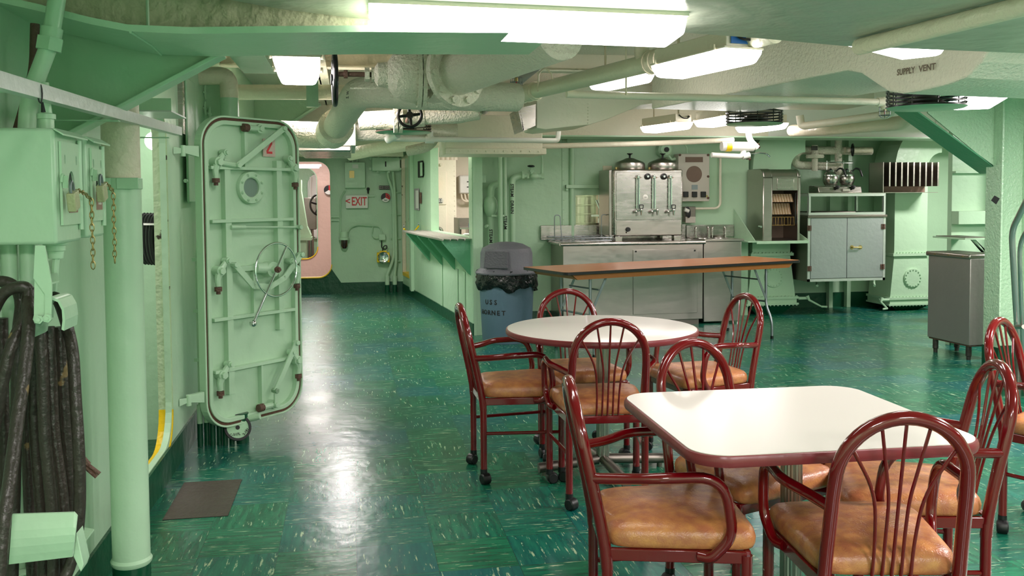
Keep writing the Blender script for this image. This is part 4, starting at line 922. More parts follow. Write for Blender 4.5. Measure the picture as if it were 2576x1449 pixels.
for px,py in ((932,400),(932,425),(952,394),(975,394),(1007,400),(1007,425),(950,433),(978,433),(1000,394)): p=at(px,py,Y=Yb-.09); b.cyl(p,p-V((0,.03,0)),.016,n=10)
b.build('lugs',mint,t); yb_box(MB(),968,407,971,420,.11,.113).build('slot',ink,t)
for i,(pxa,pxb,pyb) in enumerate(((975,974,690),(989,993,690))):
    A=at(pxa,432,Y=Yb-.05); pts=[A,at(pxa,445,Y=Yb-.05),at(pxa+ (14 if i==0 else 4),482,Y=Yb-.05),at(pxa+(16 if i==0 else 8),650,Y=Yb-.05),at(pxb,690,Y=Yb-.05),at(pxb,700,Y=Yb-.05)]
    t=thing('conduit',('left one of two thick mint conduits below the wide junction box','right one of two thick mint conduits below the wide junction box')[i],'pipe',at(pxb,730,Y=Yb-.05),'thick conduits at the passage corner')
    MB().tube(fil(pts,.12,5),.022,12).build('cable',mint,t); z_=at(pxb,694,Y=Yb-.05); MB().cyl((z_.x,z_.y,.11),(z_.x,z_.y,z_.z),.034,n=14).build('deck_tube',mint,t); MB().cyl((z_.x,z_.y,0),(z_.x,z_.y,.11),.033,n=14).build('tube_foot',dgreen,t)
b=MB()
for py in (482,538,598,655): yb_box(b,983,py,1006,py+3,0,.03)
tag(b.build('pipe_clamps',mintd),'row of mint clamp bars holding the two conduits at the passage corner','clamp')
t=thing('exit_sign','white exit sign with red letters and arrow pointing left','sign',atb(897,524))
yb_box(MB(),870,491,925,524,0,.06).build('case',white,t,bevel=.004)
c=at(904,507.5,Y=Yb-.061); text('EXIT',.175,(c.x-.003,c.y,c.z),(1,0,0),(0,0,1),redsign,t,th=.002,sx=.62); c=at(875,507,Y=Yb-.061); text('<',.13,(c.x,c.y,c.z),(1,0,0),(0,0,1),redsign,t,'arrow',th=.002)
t=thing('zone_disc','round red, white and black disc on the far bulkhead','sign',atb(970,497)); c=at(970,497,Y=Yb-.02)
MB().cyl(c+V((0,.02,0)),c,.068,n=32).build('disc',black,t)
for col,a0,a1 in ((red,-30,90),(white,210,330)):
    b=MB(); b.prism([c+V((0,-.001,0))]+[c+V((.066*math.cos(rad(a0+(a1-a0)*i/12)),-.001,.066*math.sin(rad(a0+(a1-a0)*i/12)))) for i in range(13)],(0,-.002,0)); b.build('sector',col,t,smooth=False)
b=MB()
for a in (30,150,270):
    for k in (-1,0,1): q=c+V((.04*math.cos(rad(a+k*22)),-.003,.04*math.sin(rad(a+k*22)))); b.cyl(q,q-V((0,.002,0)),.007,n=8)
b.build('holes',ink,t)
b=yb_box(MB(),954,467,980,477,0,.01); o=tag(b.build('label_plate',ink),'small black engraved plate above the round coloured disc','sign'); 
for k in range(2): c=at(967,470+k*4,Y=Yb-.011); text('DAMAGE CONTROL',.024,c,(1,0,0),(0,0,1),speak,o,'engraving',sx=.85)
t=thing('hook_rail','black-handled hook on a small rail right of the exit sign','hook',atb(926,492))
p=at(926,480,Y=Yb-.04); MB().lathe([(0,.05),(.02,.045),(.024,.02),(.014,0),(.010,-.04),(0,-.045)],p,(0,0,1),12).build('handle',black,t); yb_box(MB(),924,491,941,495,0,.04).build('rail',mint,t)
t=thing('passage_lamp','dark red glass jar lamp with mint fitting below the exit sign','light',atb(866,626))
p=at(866,600,Y=Yb-.08); b=MB(); b.lathe([(0,.10),(.055,.10),(.06,.02),(.075,.01),(.075,-.02),(0,-.02)],p,(0,0,1),20); b.build('fitting',mint,t)
MB().lathe([(0,-.15),(.03,-.145),(.05,-.11),(.052,-.02),(0,-.02)],p,(0,0,1),20).build('jar',paint('dark_red_glass',(44,8,12),.08,0,1,.1,coat=1),t)['label']='dark red glass jar'
MB().tube(fil([at(858,598,Y=Yb-.04),at(856,575,Y=Yb-.03),at(857,520,Y=Yb-.03),at(856,498,Y=Yb-.03),at(868,480,Y=Yb-.03)],.1,5),.012,8).build('conduit',mint,t)
MB().tube(fil([at(874,598,Y=Yb-.04),at(876,575,Y=Yb-.03),at(897,565,Y=Yb-.03),at(935,568,Y=Yb-.03),at(955,568,Y=Yb-.03),at(962,592,Y=Yb-.03)],.08,5),.011,8).build('conduit',mint,t)
t=thing('emergency_light','yellow box lantern with round lens and coiled black lead','light',atb(963,660))
yb_box(MB(),948,634,979,659,0,.13).build('case',yel2,t,bevel=.01); c=at(964.5,648,Y=Yb-.13)
MB().lathe([(.0,.004),(.06,.004),(.075,.012),(.085,.0),(.085,-.01)],c,(0,-1,0),28).build('reflector',chrome,t); yb_box(MB(),955,630,972,634,.02,.10).build('lid',yel2,t)
MB().tube(fil([at(960,605,Y=Yb-.04),at(960,625,Y=Yb-.05),at(972,628,Y=Yb-.05),at(974,618,Y=Yb-.05),at(966,618,Y=Yb-.05),at(962,631,Y=Yb-.05)],.04,5),.008,8).build('lead',black,t)
t=thing('outlet_box','small mint outlet box with looped wire above the yellow lantern','electrical box',atb(961,604)); yb_box(MB(),953,589,969,604,0,.07).build('body',mint,t,bevel=.006)
MB().tube(fil([at(938,568,Y=Yb-.03),at(935,592,Y=Yb-.03),at(944,600,Y=Yb-.03),at(953,598,Y=Yb-.03)],.06,5),.008,8).build('wire',mint,t)
t=thing('door_keeper','small mint pair of ledges on the bulkhead beside the far hatch','bracket',atb(842,556)); yb_box(MB(),833,544,852,547,0,.03).build('ledge',mint,t); yb_box(MB(),833,553,852,556,0,.03).build('ledge',mint,t)
# beyond the far hatch
t=thing('steel_cabinet','dull steel cabinet on legs seen through both far hatches','cabinet',at(782,590,Y=18.6))
a=at(766,578,Y=18.6); c=at(794,497,Y=18.6); MB().box(a.x,c.x,18.6,19.1,a.z,c.z).build('body',ssd,t,bevel=.01); MB().cyl((a.x+.08,18.65,0),(a.x+.08,18.65,a.z),.03).build('leg',ssd,t); MB().cyl((c.x-.08,18.65,0),(c.x-.08,18.65,a.z),.03).build('leg',ssd,t)
def spoked(t,c,ax,R_,r_,m,sp=4,name='handwheel',dish=.0,rim=None,a0=.3):
    c=V(c); ax=V(ax).normalized(); x=ax.orthogonal().normalized(); y=ax.cross(x); b=MB()
    b.tube([c+x*(R_*math.cos(2*PI*i/36))+y*(R_*math.sin(2*PI*i/36)) for i in range(36)],r_,10,closed=True)
    for k in range(sp): a=2*PI*k/sp+a0; b.tube([c-ax*dish,c+x*(R_*math.cos(a))+y*(R_*math.sin(a))],[r_*1.2,r_*.8],8)
    b.cyl(c-ax*(dish+r_*1.5),c-ax*(dish-r_*1.5),r_*2.2,n=14)
    return b.build(name,m,t)
t=thing('valve_wheel','black spoked valve wheel seen through both far hatches','valve',at(805,515,Y=17.6)); q=at(805,515,Y=17.6); spoked(t,q,(.55,-1,0),.20,.02,blackm,5); MB().cyl(q,(q.x,20.1,q.z),.02).build('spindle',mintd,t)
t=thing('watertight_door','pale mint dogged door at the very end of the passage','door',at(800,520,Y=20.3)); a=at(776,600,Y=20.3); c=at(812,436,Y=20.3)
MB().plate(rrect(c.x-a.x,c.z-a.z,.25,8,(a.x+c.x)/2,(a.z+c.z)/2),[],(0,20.36,0),(1,0,0),(0,0,1),.06).build('leaf',white,t,smooth=False)
b=MB()
for px in (782,806): b.tube([at(px,445,Y=20.25),at(px-2,480,Y=20.25),at(px+2,560,Y=20.25)],.03,8)
b.build('link_bars',white,t)
t=thing('zone_disc','red, white and black disc on the pink passage wall','sign',at(826,478,Y=15.9)); c=at(827,478,Y=16.5); MB().cyl(c+V((0,.02,0)),c,.085,n=28).build('disc',black,t)
for col,a0,a1 in ((red,-30,90),(white,210,330)):
    b=MB(); b.prism([c+V((0,-.001,0))]+[c+V((.08*math.cos(rad(a0+(a1-a0)*i/12)),-.001,.08*math.sin(rad(a0+(a1-a0)*i/12)))) for i in range(13)],(0,-.002,0)); b.build('sector',col,t,smooth=False)
q=at(778,421,Y=15.6); t=thing('ceiling_light','thin tube light glowing in the pink passage','light',q); MB().box(q.x-.16,q.x+.16,15.55,15.65,q.z-.012,q.z+.012).build('tube',lens,t,bevel=.005); MB().box(q.x-.2,q.x+.2,15.54,15.66,q.z+.012,q.z+.05).build('housing',pink,t)
t=thing('duct_transition','mint sloping ventilation trunk inside the far passage, left of the steel cabinet','duct',at(760,640,Y=17.4)); a=at(742,600,Y=17.2)
MB().prism([at(740,452,Y=17.4),at(757,452,Y=17.4),at(757,480,Y=17.4),at(772,570,Y=17.4),at(782,592,Y=17.4),at(782,600,Y=17.4),at(740,600,Y=17.4)],(0,.4,0)).build('trunk',mintd,t,smooth=False); MB().box(at(742,600,Y=17.4).x,at(770,600,Y=17.4).x,17.4,17.8,0,at(742,603,Y=17.4).z).build('base',mintd,t); MB().box(at(740,600,Y=17.35).x,at(784,600,Y=17.35).x,17.33,17.9,at(740,605,Y=17.35).z,at(740,598,Y=17.35).z).build('flange',mintd,t)
# ================= serving wall =================
# folding metal serving shelf
sh0,sh1=2.0,4.58; zs=.98; t=thing('serving_shelf','folded sheet metal serving shelf on mint triangular brackets under the galley window','shelf',SW(3.4,zs-.45,.1))
b=MB(); n=4; W_=.30
prof2=[]
for i in range(n): o=.01+W_*i/n; prof2+= [(o,zs),(o+W_/n*.78,zs+.004),(o+W_/n*.92,zs-.016)]
prof2.append((.01+W_,zs))
for (o0,z0),(o1,z1) in zip(prof2[:-1],prof2[1:]): b.prism([SW(sh0,z0,o0),SW(sh0,z1,o1),SW(sh0,z1-.004,o1),SW(sh0,z0-.004,o0)],su*(sh1-sh0))
bmesh.ops.remove_doubles(b.bm,verts=b.bm.verts,dist=1e-5)
b.build('shelf_top',paint('weathered_shelf_metal',(196,190,180),.4,.3,30,.1,metal=.35),t,smooth=False)
for d in (2.25,3.05,3.75,4.5):
    b=MB(); b.prism([SW(d,zs-.02,.005),SW(d,zs-.02,.30),SW(d,zs-.04,.30),SW(d,zs-.36,.03),SW(d,zs-.38,.005)],su*.012); b.prism([SW(d-.03,zs-.03,.29),SW(d+.05,zs-.03,.29),SW(d+.05,zs-.36,.02),SW(d-.03,zs-.36,.02)],-sn*.006) if False else None
    b.build('bracket',mgreen,t,smooth=False)  # mint brackets drawn darker green, their shade put into the colour
for d in (3.0,3.85,4.2):
    b=MB(); b.prism([SW(d-.05,.12,.015),SW(d+.05,.12,.015),SW(d+.05,.62,.015),SW(d-.05,.62,.015)],-sn*.012); struct(b.build('trim_30',mint,bevel=.003))
t=thing('rope','short yellow rope hooked across the end of the serving shelf','rope',SW(1.95,zs-.08,.2)); a=SW(1.6,zs+.04,.03); c=SW(1.95,zs+.02,.28)
MB().tube([a+(c-a)*(i/12)-V((0,0,.07*math.sin(PI*i/12))) for i in range(13)],.011,8).build('cord',yellow,t)
for p in (a,c): MB().tube([p+V((0,0,.03+.02*math.sin(q)))+V((0,.012*math.cos(q),0)) for q in [2*PI*i/12 for i in range(12)]],.004,6,closed=True).build('clip',zinc,t)
def on_sw(px,py,out=.005):
    p=at(px,py,pl=(SW(0,0,out),sn)); return p
def sw_box(b,px0,py0,px1,py1,d0,d1):
    a=at(px0,py1,pl=(SW(0,0,d0),sn)); c=at(px1,py0,pl=(SW(0,0,d0),sn)); 
    b.prism([V((a.x,a.y,a.z)),V((c.x,c.y,a.z)),V((c.x,c.y,c.z)),V((a.x,a.y,c.z))],sn*(d1-d0)); return b
o=sw_box(MB(),1055,404,1064,447,.01,.03).build('wall_frame',ink); tag(o,'empty black metal card frame on the serving wall','frame'); sw_box(MB(),1057,408,1062.5,443,.0305,.032).build('card',mint,o)
o=sw_box(MB(),1044,474,1054,528,.01,.02).build('notice',paint('grey_frame',(170,160,165),.4),); tag(o,'narrow white notice in a grey frame beside the serving window','notice'); sw_box(MB(),1046,479,1052.5,524,.021,.023).build('paper',white,o)
o=sw_box(MB(),1057,484,1060,512,.01,.02).build('label_strip',rust); tag(o,'small rusty strip plate next to the narrow notice','plate')
# galley seen through the window
yg=12.9
def yb(px0,py0,px1,py1,Y0,Y1,b=None):
    b=b or MB(); a=at(px0,py1,Y=Y0); c=at(px1,py0,Y=Y0); return b.box(a.x,c.x,Y0,Y1,a.z,c.z)
t=thing('galley_locker','tall cream riveted locker with a small door in the galley window','cabinet',at(1125,700,Y=yg)); a=at(1070,402,Y=yg); c=at(1147,402,Y=yg)
MB().box(a.x,c.x,yg,13.5,0,a.z).build('body',creamroom,t,bevel=.006); p=at(1122,431,Y=yg); q=at(1084,515,Y=yg); MB().box(a.x+.05,p.x,yg-.02,yg,q.z,p.z).build('door',creamroom,t,bevel=.004)
MB().box(a.x+.05,p.x,yg-.015,yg,.3,q.z-.01).build('door',creamroom,t,bevel=.004); MB().cyl(at(1110,414,Y=yg-.03),at(1110,414,Y=yg),.02).build('knob',creamroom,t)
b=MB(); z=.3
while z<a.z-.03: b.cyl((c.x-.02,yg,z),(c.x-.02,yg-.006,z),.009,n=6); z+=.07
b.build('rivets',creamroom,t)
o=yb(1090,499,1112,511,yg-.03,yg-.02).build('label_plate',ink); tag(o,'black engraved plate on the galley locker door','sign')
for k in range(3): text('CAUTION',.03,at(1101,502+k*3,Y=yg-.031),(1,0,0),(0,0,1),white,o,'engraving',sx=1.2)
t=thing('life_vest_bag','yellow soft pouch hanging on the galley locker','bag',at(1090,482,Y=yg-.2)); yb(1078,452,1098,482,yg-.16,yg-.03).build('pouch',yel2,t,bevel=.03); yb(1080,447,1091,453,yg-.13,yg-.06).build('top_flap',yel2,t,bevel=.008)
t=thing('junction_box','white cast junction box with looping cables in the galley window','electrical box',at(1175,490,Y=13.6)); yb(1156,441,1200,487,13.5,13.7).build('body',white,t,bevel=.02)
for py in (457,470): yb(1175,py-1,1186,py+1.5,13.49,13.5).build('slot',ink,t)
for k in range(3): MB().tube(fil([at(1160+k*9,486,Y=13.55),at(1163+k*9,505,Y=13.55),at(1182+k*6,508,Y=13.55),at(1192+k*4,486,Y=13.55)],.1,5),.014,8).build('cable',creamroom,t)
t=thing('galley_sink','dull steel sink with splash guards in the galley window','sink',at(1175,640,Y=12.2)); yb(1153,548,1200,572,12.6,12.62).build('back_splash',ssd,t); yb(1153,549,1156,600,12.1,12.62).build('side_panel',ssd,t); yb(1155,572,1215,577,12.1,12.6).build('rim',ssm,t); yb(1180,577,1215,596,12.12,12.5).build('basin',ssm,t); q=at(1157,577,Y=12.17); MB().cyl((q.x,12.17,0),q,.02).build('leg',ssd,t); MB().cyl((q.x,12.55,0),(q.x,12.55,q.z),.02).build('leg',ssd,t)
o=yb(1181,562,1187,572,12.05,12.15).build('bottle',blue); tag(o,'small blue bottle on the galley sink','bottle')
t=thing('dispenser','rounded chrome dispenser top on the galley counter behind the shelf','appliance',at(1100,605,Y=12.0)); p=at(1101,586,Y=12.0); MB().tube(fil([at(1091,600,Y=12),at(1093,574,Y=12),at(1111,574,Y=12),at(1114,600,Y=12)],.06,6),.02,10).build('chrome_arch',ss,t); yb(1095,580,1110,596,12.02,12.1).build('front',ssm,t)
MB().tube(fil([at(1163,600,Y=11.4),at(1163,588,Y=11.4),at(1200,588,Y=11.4)],.03,5),.012,8)
t=thing('counter_rail','pale bent tube rail over the galley counter','rail',at(1180,600,Y=11.4)); MB().tube(fil([at(1163,612,Y=11.4),at(1163,589,Y=11.4),at(1215,589,Y=11.4)],.05,5),.012,8).build('tube',white,t); q=at(1163,612,Y=11.4); MB().cyl(q,(q.x,q.y,0),.012,n=8).build('post',white,t)
g_=thing('pipe_stubs','row of short cream pipe stubs above the galley locker','pipe',at(1115,397,Y=yg+.3))
for px in (1089,1100,1112,1124,1136,1144): p=at(px,403,Y=yg+.2); MB().cyl(p,p+V((0,0,.35)),.045,n=12).build('pipe_stub',creamroom,g_)
# ================= pipes behind the bin =================
YW=9.9
def vp(name,label,px0,px1,py0,py1,r,m=mint,Y=YW,**k):
    return pipe(name,label,'pipe',[at(px0,py0,Y=Y),at(px1,py1,Y=Y)],r,m)
t=thing('steam_pipe','slim mint pipe with cream collar rising behind the grey bin','pipe',at(1261,700,Y=9.75)); p=at(1258,385,Y=9.75); MB().cyl((p.x,9.75,.0),(p.x,9.75,2.05),.026,n=16).build('pipe',mint,t); MB().cyl(p+V((0,0,-.04)),p+V((0,0,.02)),.034,n=16).build('collar',beigep,t)
t=thing('steam_pipe','lagged mint pipe lettered STEAM, second from the left behind the bin','pipe',at(1272,700,Y=9.85)); p=at(1270,500,Y=9.85); q=at(1275,740,Y=9.85); MB().tube([(at(1268,380,Y=9.85).x,9.85,2.1),(p.x,9.85,p.z),(q.x,9.85,q.z),(q.x,9.85,0)],.027,16).build('pipe',mint,t); text('STEAM',.05,at(1271,560,Y=9.82),(0,0,-1),(1,0,0),ink,t,sx=1.0,th=.002)
t=thing('steam_pipe','mint elbow pipe lettered STEAM DRAIN behind the grey bin','pipe',at(1290,700,Y=9.88))
pts=[at(1316,442,Y=9.88),at(1288,447,Y=9.88),at(1293,740,Y=9.88)]; MB().tube(fil([pts[0],pts[1],V((pts[2].x,9.88,pts[2].z)),V((pts[2].x,9.88,0))],[.12,.1],8),.036,18).build('pipe',mint,t); text('STEAM   DRAIN',.05,at(1288,500,Y=9.84),(0,0,-1),(1,0,0),ink,t,sx=.95,th=.002)
t=thing('steam_trap','bulbous lagged mint steam trap pipe at the left behind the grey bin','pipe',at(1233,700,Y=9.85))
p=[at(1252,468,Y=9.85),at(1232,478,Y=9.85),at(1232,500,Y=9.85)]; MB().tube(fil([at(1262,462,Y=9.85),at(1236,466,Y=9.85),at(1233,505,Y=9.85)],.12,8),.038,18).build('elbow',mint,t)
c=at(1234,518,Y=9.85); MB().lathe([(0,.11),(.045,.10),(.07,.06),(.078,.0),(.07,-.06),(.045,-.1),(.038,-.11),(0,-.11)],c,(0,0,1),24).build('trap_body',mint,t); z_=at(1234,545,Y=9.85); MB().cyl((z_.x,9.85,0),(z_.x,9.85,z_.z),.037,n=18).build('lower_pipe',mint,t); MB().cyl(at(1222,570,Y=9.8),at(1229,566,Y=9.85),.016,n=8).build('drain_cock',mint,t)
MB().box(z_.x,at(1268,545,Y=9.8).x,9.78,9.80,z_.z,z_.z+.02).build('clamp',mint,t); text('STEAM',.05,at(1234.5,594,Y=9.81),(0,0,-1),(1,0,0),ink,t,sx=1.0,th=.002)
t=thing('globe_valve','mint globe valve with small black wheel on the wall above the bin','valve',at(1340,450,Y=9.86))
Y_=9.86; b=MB(); b.cyl(at(1312,441,Y=Y_),at(1318,441,Y=Y_),.05,n=6); b.cyl(at(1318,443,Y=Y_),at(1330,443,Y=Y_),.022,n=12); b.cyl(at(1325,443,Y=Y_),at(1330,443,Y=Y_),.03,n=6); b.sphere(at(1344,443,Y=Y_),.045,10,(1.2,1,.8)); b.cyl(at(1344,443,Y=Y_),at(1362,443,Y=Y_),.03,n=12); b.cyl(at(1361,443,Y=Y_),at(1368,443,Y=Y_),.036,n=6); b.cyl(at(1337,440,Y=Y_),at(1337,423,Y=Y_),.015,n=10); b.cyl(at(1337,432,Y=Y_),at(1337,428,Y=Y_),.026,n=6); b.build('valve_body',mint,t)
p=at(1336,418,Y=Y_); spoked(t,p,(0,-.25,1),.035,.006,blackm,4)
MB().tube(fil([at(1363,440,Y=Y_),at(1365,400,Y=Y_),at(1362,384,Y=Y_),at(1350,380,Y=Y_)],.08,6),.014,10).build('outlet_pipe',mint,t)
o=MB(); a=at(1203,460,Y=9.9); c=at(1223,440,Y=9.9); o.box(a.x,c.x,9.9,9.96,a.z,c.z); tag(o.build('wall_pocket',mint,bevel=.004),'small square mint pocket on the wall right of the serving window','box')
# ================= grey bin =================
bx,byy=1.475,8.72
t=thing('trash_bin','round blue-grey rubbish bin with domed grey lid and black liner','bin',(bx,byy,0))
b=MB(); b.lathe([(0,0),(.232,0),(.238,.01),(.262,.50),(.268,.66),(.262,.66),(.25,.5),(0,.49)],(bx,byy,0),n=48); b.build('barrel',bluegray,t)
b=MB(); rng=random.Random(2); n=72; rows=[]
for k,(r,z) in enumerate(((.268,.70),(.285,.67),(.288,.62),(.292,.57),(.284,.53),(.270,.52))):
    row=[]
    for i in range(n):
        a=2*PI*i/n; w_=.010*math.sin(a*11+k*1.3)+.008*math.sin(a*19+k*2.1)+.007*math.sin(a*31-k*1.7)
        row.append(b.bm.verts.new((bx+(r+w_)*math.cos(a),byy+(r+w_)*math.sin(a),z+(.022*math.sin(a*5)+.012*math.sin(a*9+1) if k>2 else 0))))
    rows.append(row)
for A,B in zip(rows[:-1],rows[1:]):
    for i in range(n): j=(i+1)%n; b._f([A[i],A[j],B[j],B[i]])
b.build('liner',bag,t,ang=80)['label']='crumpled black liner'
b=MB(); b.lathe([(.27,.655),(.300,.662),(.302,.675),(.285,.695),(.262,.71),(.255,.72),(.252,.86),(.235,.905),(.16,.945),(.08,.962),(0,.967)],(bx,byy,0),n=56); ld=b.build('dome_lid',graylid,t)
# swing flap, left-front of dome
fa=math.atan2(-1,-.62); fx=V((math.cos(fa),math.sin(fa),0)); fy=V((-fx.y,fx.x,0)); c=V((bx,byy,0))+fx*.245
b=MB(); b.prism([c-fy*.125+V((0,0,.725)),c+fy*.125+V((0,0,.725)),c+fy*.115-fx*.02+V((0,0,.885)),c-fy*.115-fx*.02+V((0,0,.885))],fx*.028); b.build('flap',paint('dark_grey_flap',(84,82,90),.5,.3,60,.05),ld,smooth=False,bevel=.006)
# stencilled words, wrapped on the barrel
def wrap(word,a_mid,z,size,par,da=.115):
    for i,chx in enumerate(word):
        a=a_mid+(i-(len(word)-1)/2)*da; nrm=V((math.cos(a),math.sin(a),0)); p=V((bx,byy,z))+nrm*(.2405+(z/.5)*.022)
        text(chx,size,p,V((-nrm.y,nrm.x,0)),V((0,0,1))+nrm*-.045,ink,par,th=.004)
am=math.atan2(-byy,-bx)
wrap('USS',am-.62,.40,.062,t,.2); wrap('HORNET',am-.62,.30,.062,t,.2)
# ================= counter, urn and wall things =================
CX0,CX1,CY0,CY1,CZ=2.165,3.77,9.36,9.985,.915
t=thing('steel_counter','long stainless counter under the coffee urn with panel door and splash guard','counter',((CX0+CX1)/2,9.7,0))
b=MB(); b.box(CX0+.03,CX1-.02,CY0+.03,CY1,.06,CZ-.035); b.build('body',ssm,t,bevel=.004)
b=MB(); b.box(CX0+.06,CX1-.05,CY0+.07,CY1,0,.06); b.build('plinth',ssd,t)
b=MB(); b.box(CX0,CX1,CY0+.015,CY1,CZ-.03,CZ); b.build('worktop',ss,t,bevel=.006)
MB().tube([(CX0,CY1,CZ-.02),(CX0,CY0+.015,CZ-.02)],.017,10).tube([(CX0,CY0+.015,CZ-.02),(CX1,CY0+.015,CZ-.02)],.019,12).build('nosing',ss,t)
a=at(1360,605,Y=9.97); c=at(1543,565,Y=9.97); MB().box(a.x,CX1,9.96,9.975,CZ,c.z).build('splashback',ss,t,bevel=.004)
a=at(1594,640,Y=CY0); c=at(1756,640,Y=CY0); MB().box(a.x,c.x,CY0+.02,CY0+.032,.13,at(1600,629,Y=CY0).z).build('panel_door',ssm,t,bevel=.003)
b=MB(); 
for x in (a.x+.03,c.x-.03): b.cyl((x,CY0+.022,at(1600,633,Y=CY0).z),(x,CY0+.014,at(1600,633,Y=CY0).z),.010,n=8)
b.build('panel_screws',blackm,t)
t=thing('steel_counter','lower grey steel cup dispenser counter right of the urn counter','counter',(4.1,9.75,0))
x1=at(1858,605,Y=9.5).x; MB().box(CX1+.002,x1,9.42,9.96,.02,.90).build('body',ssm,t,bevel=.006); MB().box(CX1+.002,x1+.02,9.40,9.96,.90,.925).build('worktop',ssm,t,bevel=.004); q=at(1845,565,Y=9.97); MB().box(CX1+.004,q.x,9.95,9.965,.925,q.z).build('splashback',ss,t,bevel=.004)
for k,px in enumerate((1765,1812)):
    p=at(px,598,Z=.93); d=thing('cup_dispenser',('left','right')[k]+' sunken cup dispenser ring with upright prongs right of the coffee urn','dispenser',(p.x,p.y,.926),'cup dispensers'); c=V((p.x,9.68,.926))
    MB().lathe([(.09,0),(.095,.006),(.115,.006),(.118,0)],c,n=28).build('ring',ss,d)
    for q in range(4):
        an=.5+q*PI/2; e=c+V((.10*math.cos(an),.10*math.sin(an),0)); b=MB(); b.tube([e,e+V((0,0,.11)),e+V((-.012*math.cos(an),-.012*math.sin(an),.125))],.008,8); b.build('prong',ss,d)
    if k: MB().lathe([(.085,.0),(.085,.03),(0,.03)],c,n=20).build('plate_carrier',ssd,d)
# wire dish rack on the counter
t=thing('wire_rack','low wire glass rack with two tall loop handles on the counter left end','rack',at(1455,603,Y=9.65)); z=CZ+.012
xa=at(1388,603,Y=9.6).x; xb_=at(1529,603,Y=9.6).x; y0,y1=9.45,9.85
b=MB(); b.tube([(xa,y0,z+.03),(xb_,y0,z+.03),(xb_,y1,z+.03),(xa,y1,z+.03)],.006,6,closed=True); b.tube([(xa,y0,z),(xb_,y0,z),(xb_,y1,z),(xa,y1,z)],.005,6,closed=True); b.build('rim',zinc,t)
for i in range(9): x=xa+(xb_-xa)*(i+.5)/9; MB().tube([(x,y0,z),(x,(y0+y1)/2,z),(x,y1,z)],.0025,5).build('wire',zinc,t)
for i in range(6): x=xa+(xb_-xa)*(i+.8)/6; MB().tube(fil([(x,y0,z),(x,y0,z+.05),(x+.03,y0,z+.05),(x+.03,y0,z)],.012,4),.003,5).build('divider',zinc,t)
for px0,px1,py in ((1395,1409,541),(1513,1528,540)):
    p=at(px0,600,Y=9.6); q=at(px1,600,Y=9.6); zt=at(px0,py,Y=9.6).z; MB().tube(fil([(p.x,9.6,z+.03),(p.x,9.6,zt),(q.x,9.6,zt),(q.x+.02,9.6,z)],.03,5),.005,6).build('loop_handle',zinc,t)
# coffee urn
UY=9.45; ua=at(1543,603,Y=UY); uc=at(1718,426,Y=UY); ux0,ux1=ua.x,uc.x; uz0,uz1=CZ+.055,uc.z; um=(ux0+ux1)/2; UD=.46
t=thing('coffee_urn','large twin stainless coffee urn with glass gauges and two domed lids','urn',(um,UY+UD/2,CZ))
MB().box(ux0,ux1,UY,UY+UD,uz0,uz1).build('body',ss,t,bevel=.018)
MB().box(ux0+.03,ux1-.02,UY-.006,UY,at(1600,553,Y=UY).z,uz1-.03).build('front_panel',ss,t,bevel=.004); MB().box(ux0+.03,ux1-.02,UY-.006,UY,uz0+.01,at(1600,556,Y=UY).z).build('base_panel',ssm,t,bevel=.004)
a=at(1535,430,Y=UY+.04); MB().box(a.x-.01,ux0+.004,UY+.05,UY+UD,uz0,uz1-.004).build('side_casing',ssm,t,bevel=.006)
for x in (ux0+.02,ux1-.10):
    for y in (UY+.0,UY+UD-.08): MB().box(x,x+.08,y,y+.08,CZ,uz0).build('foot',ss,t,bevel=.004)
for px in (1587,1670):
    p=at(px,424,Y=UY+.2); c=V((p.x,UY+.24,uz1)); r=.165
    MB().lathe([(r*.96,0),(r,.012),(r,.055),(r*.97,.075),(r*.86,.090),(r*.5,.112),(r*.25,.13),(.0,.134)],c,n=40).build('lid',ssm,t); MB().lathe([(.0,.13),(.012,.13),(.010,.155),(.016,.168),(.032,.176),(.032,.182),(0,.182)],c,n=16).build('lid_knob',black,t)
    MB().cyl(c+V((-.17,-.05,.0)),c+V((-.17,-.05,.03)),.014,n=10).build('hinge_pin',brass,t)
def UP(px,py,o=.006): return at(px,py,Y=UY-o)
for i,px in enumerate((1606,1646,1687)):
    top=UP(px,448,.04); bot=UP(px,525,.04); top.x=bot.x=(top.x+bot.x)/2
    MB().cyl(bot,top,.008,n=12).build('gauge_glass',portm,t)
    for dx in (-.016,.016): MB().cyl(bot+V((dx,.01,0)),top+V((dx,.01,0)),.004,n=6).build('guard_rod',chrome,t)
    b=MB(); b.cyl(top,top+V((0,0,.02)),.018,n=12); b.sphere(top+V((0,0,.026)),.012,8); b.cyl(top+V((-.03,.0,.006)),top+V((.03,0,.006)),.006,n=8); b.cyl(top,top+V((0,.045,0)),.01,n=10); b.build('gauge_head',chrome,t)
    b=MB(); c=bot+V((0,-.01,-.02)); b.cyl(c+V((-.015,.05,0)),c+V((-.015,-.01,0)),.013,n=12); b.sphere(c+V((-.028,0,-.012)),.018,8); b.cyl(c+V((.02,-.03,0)),c+V((.02,-.03,-.05)),.015,.008,n=12); b.cyl(c+V((-.02,-.02,0)),c+V((.03,-.03,0)),.01,n=10); b.sphere(c+V((.02,-.03,.005)),.017,8); b.build('tap',chrome,t)
    if i!=1: q=c+V((.02,-.03,.02)); MB().tube(fil([q+V((-.018,0,0)),q+V((-.022,0,.04)),q+V((.022,0,.04)),q+V((.018,0,0)),q+V((-.018,0,0))],.008,3),.005,6).build('tap_handle',black,t)
for px in (1628,1669): c=UP(px,444,.0); b=MB(); b.lathe([(0,.03),(.022,.03),(.034,.022),(.034,.012),(.028,0)],c,(0,-1,0),24); b.build('fill_knob',black,t); MB().cyl(c+V((0,-.03,0)),c+V((0,-.034,0)),.012,n=12).build('knob_cap',chrome,t)
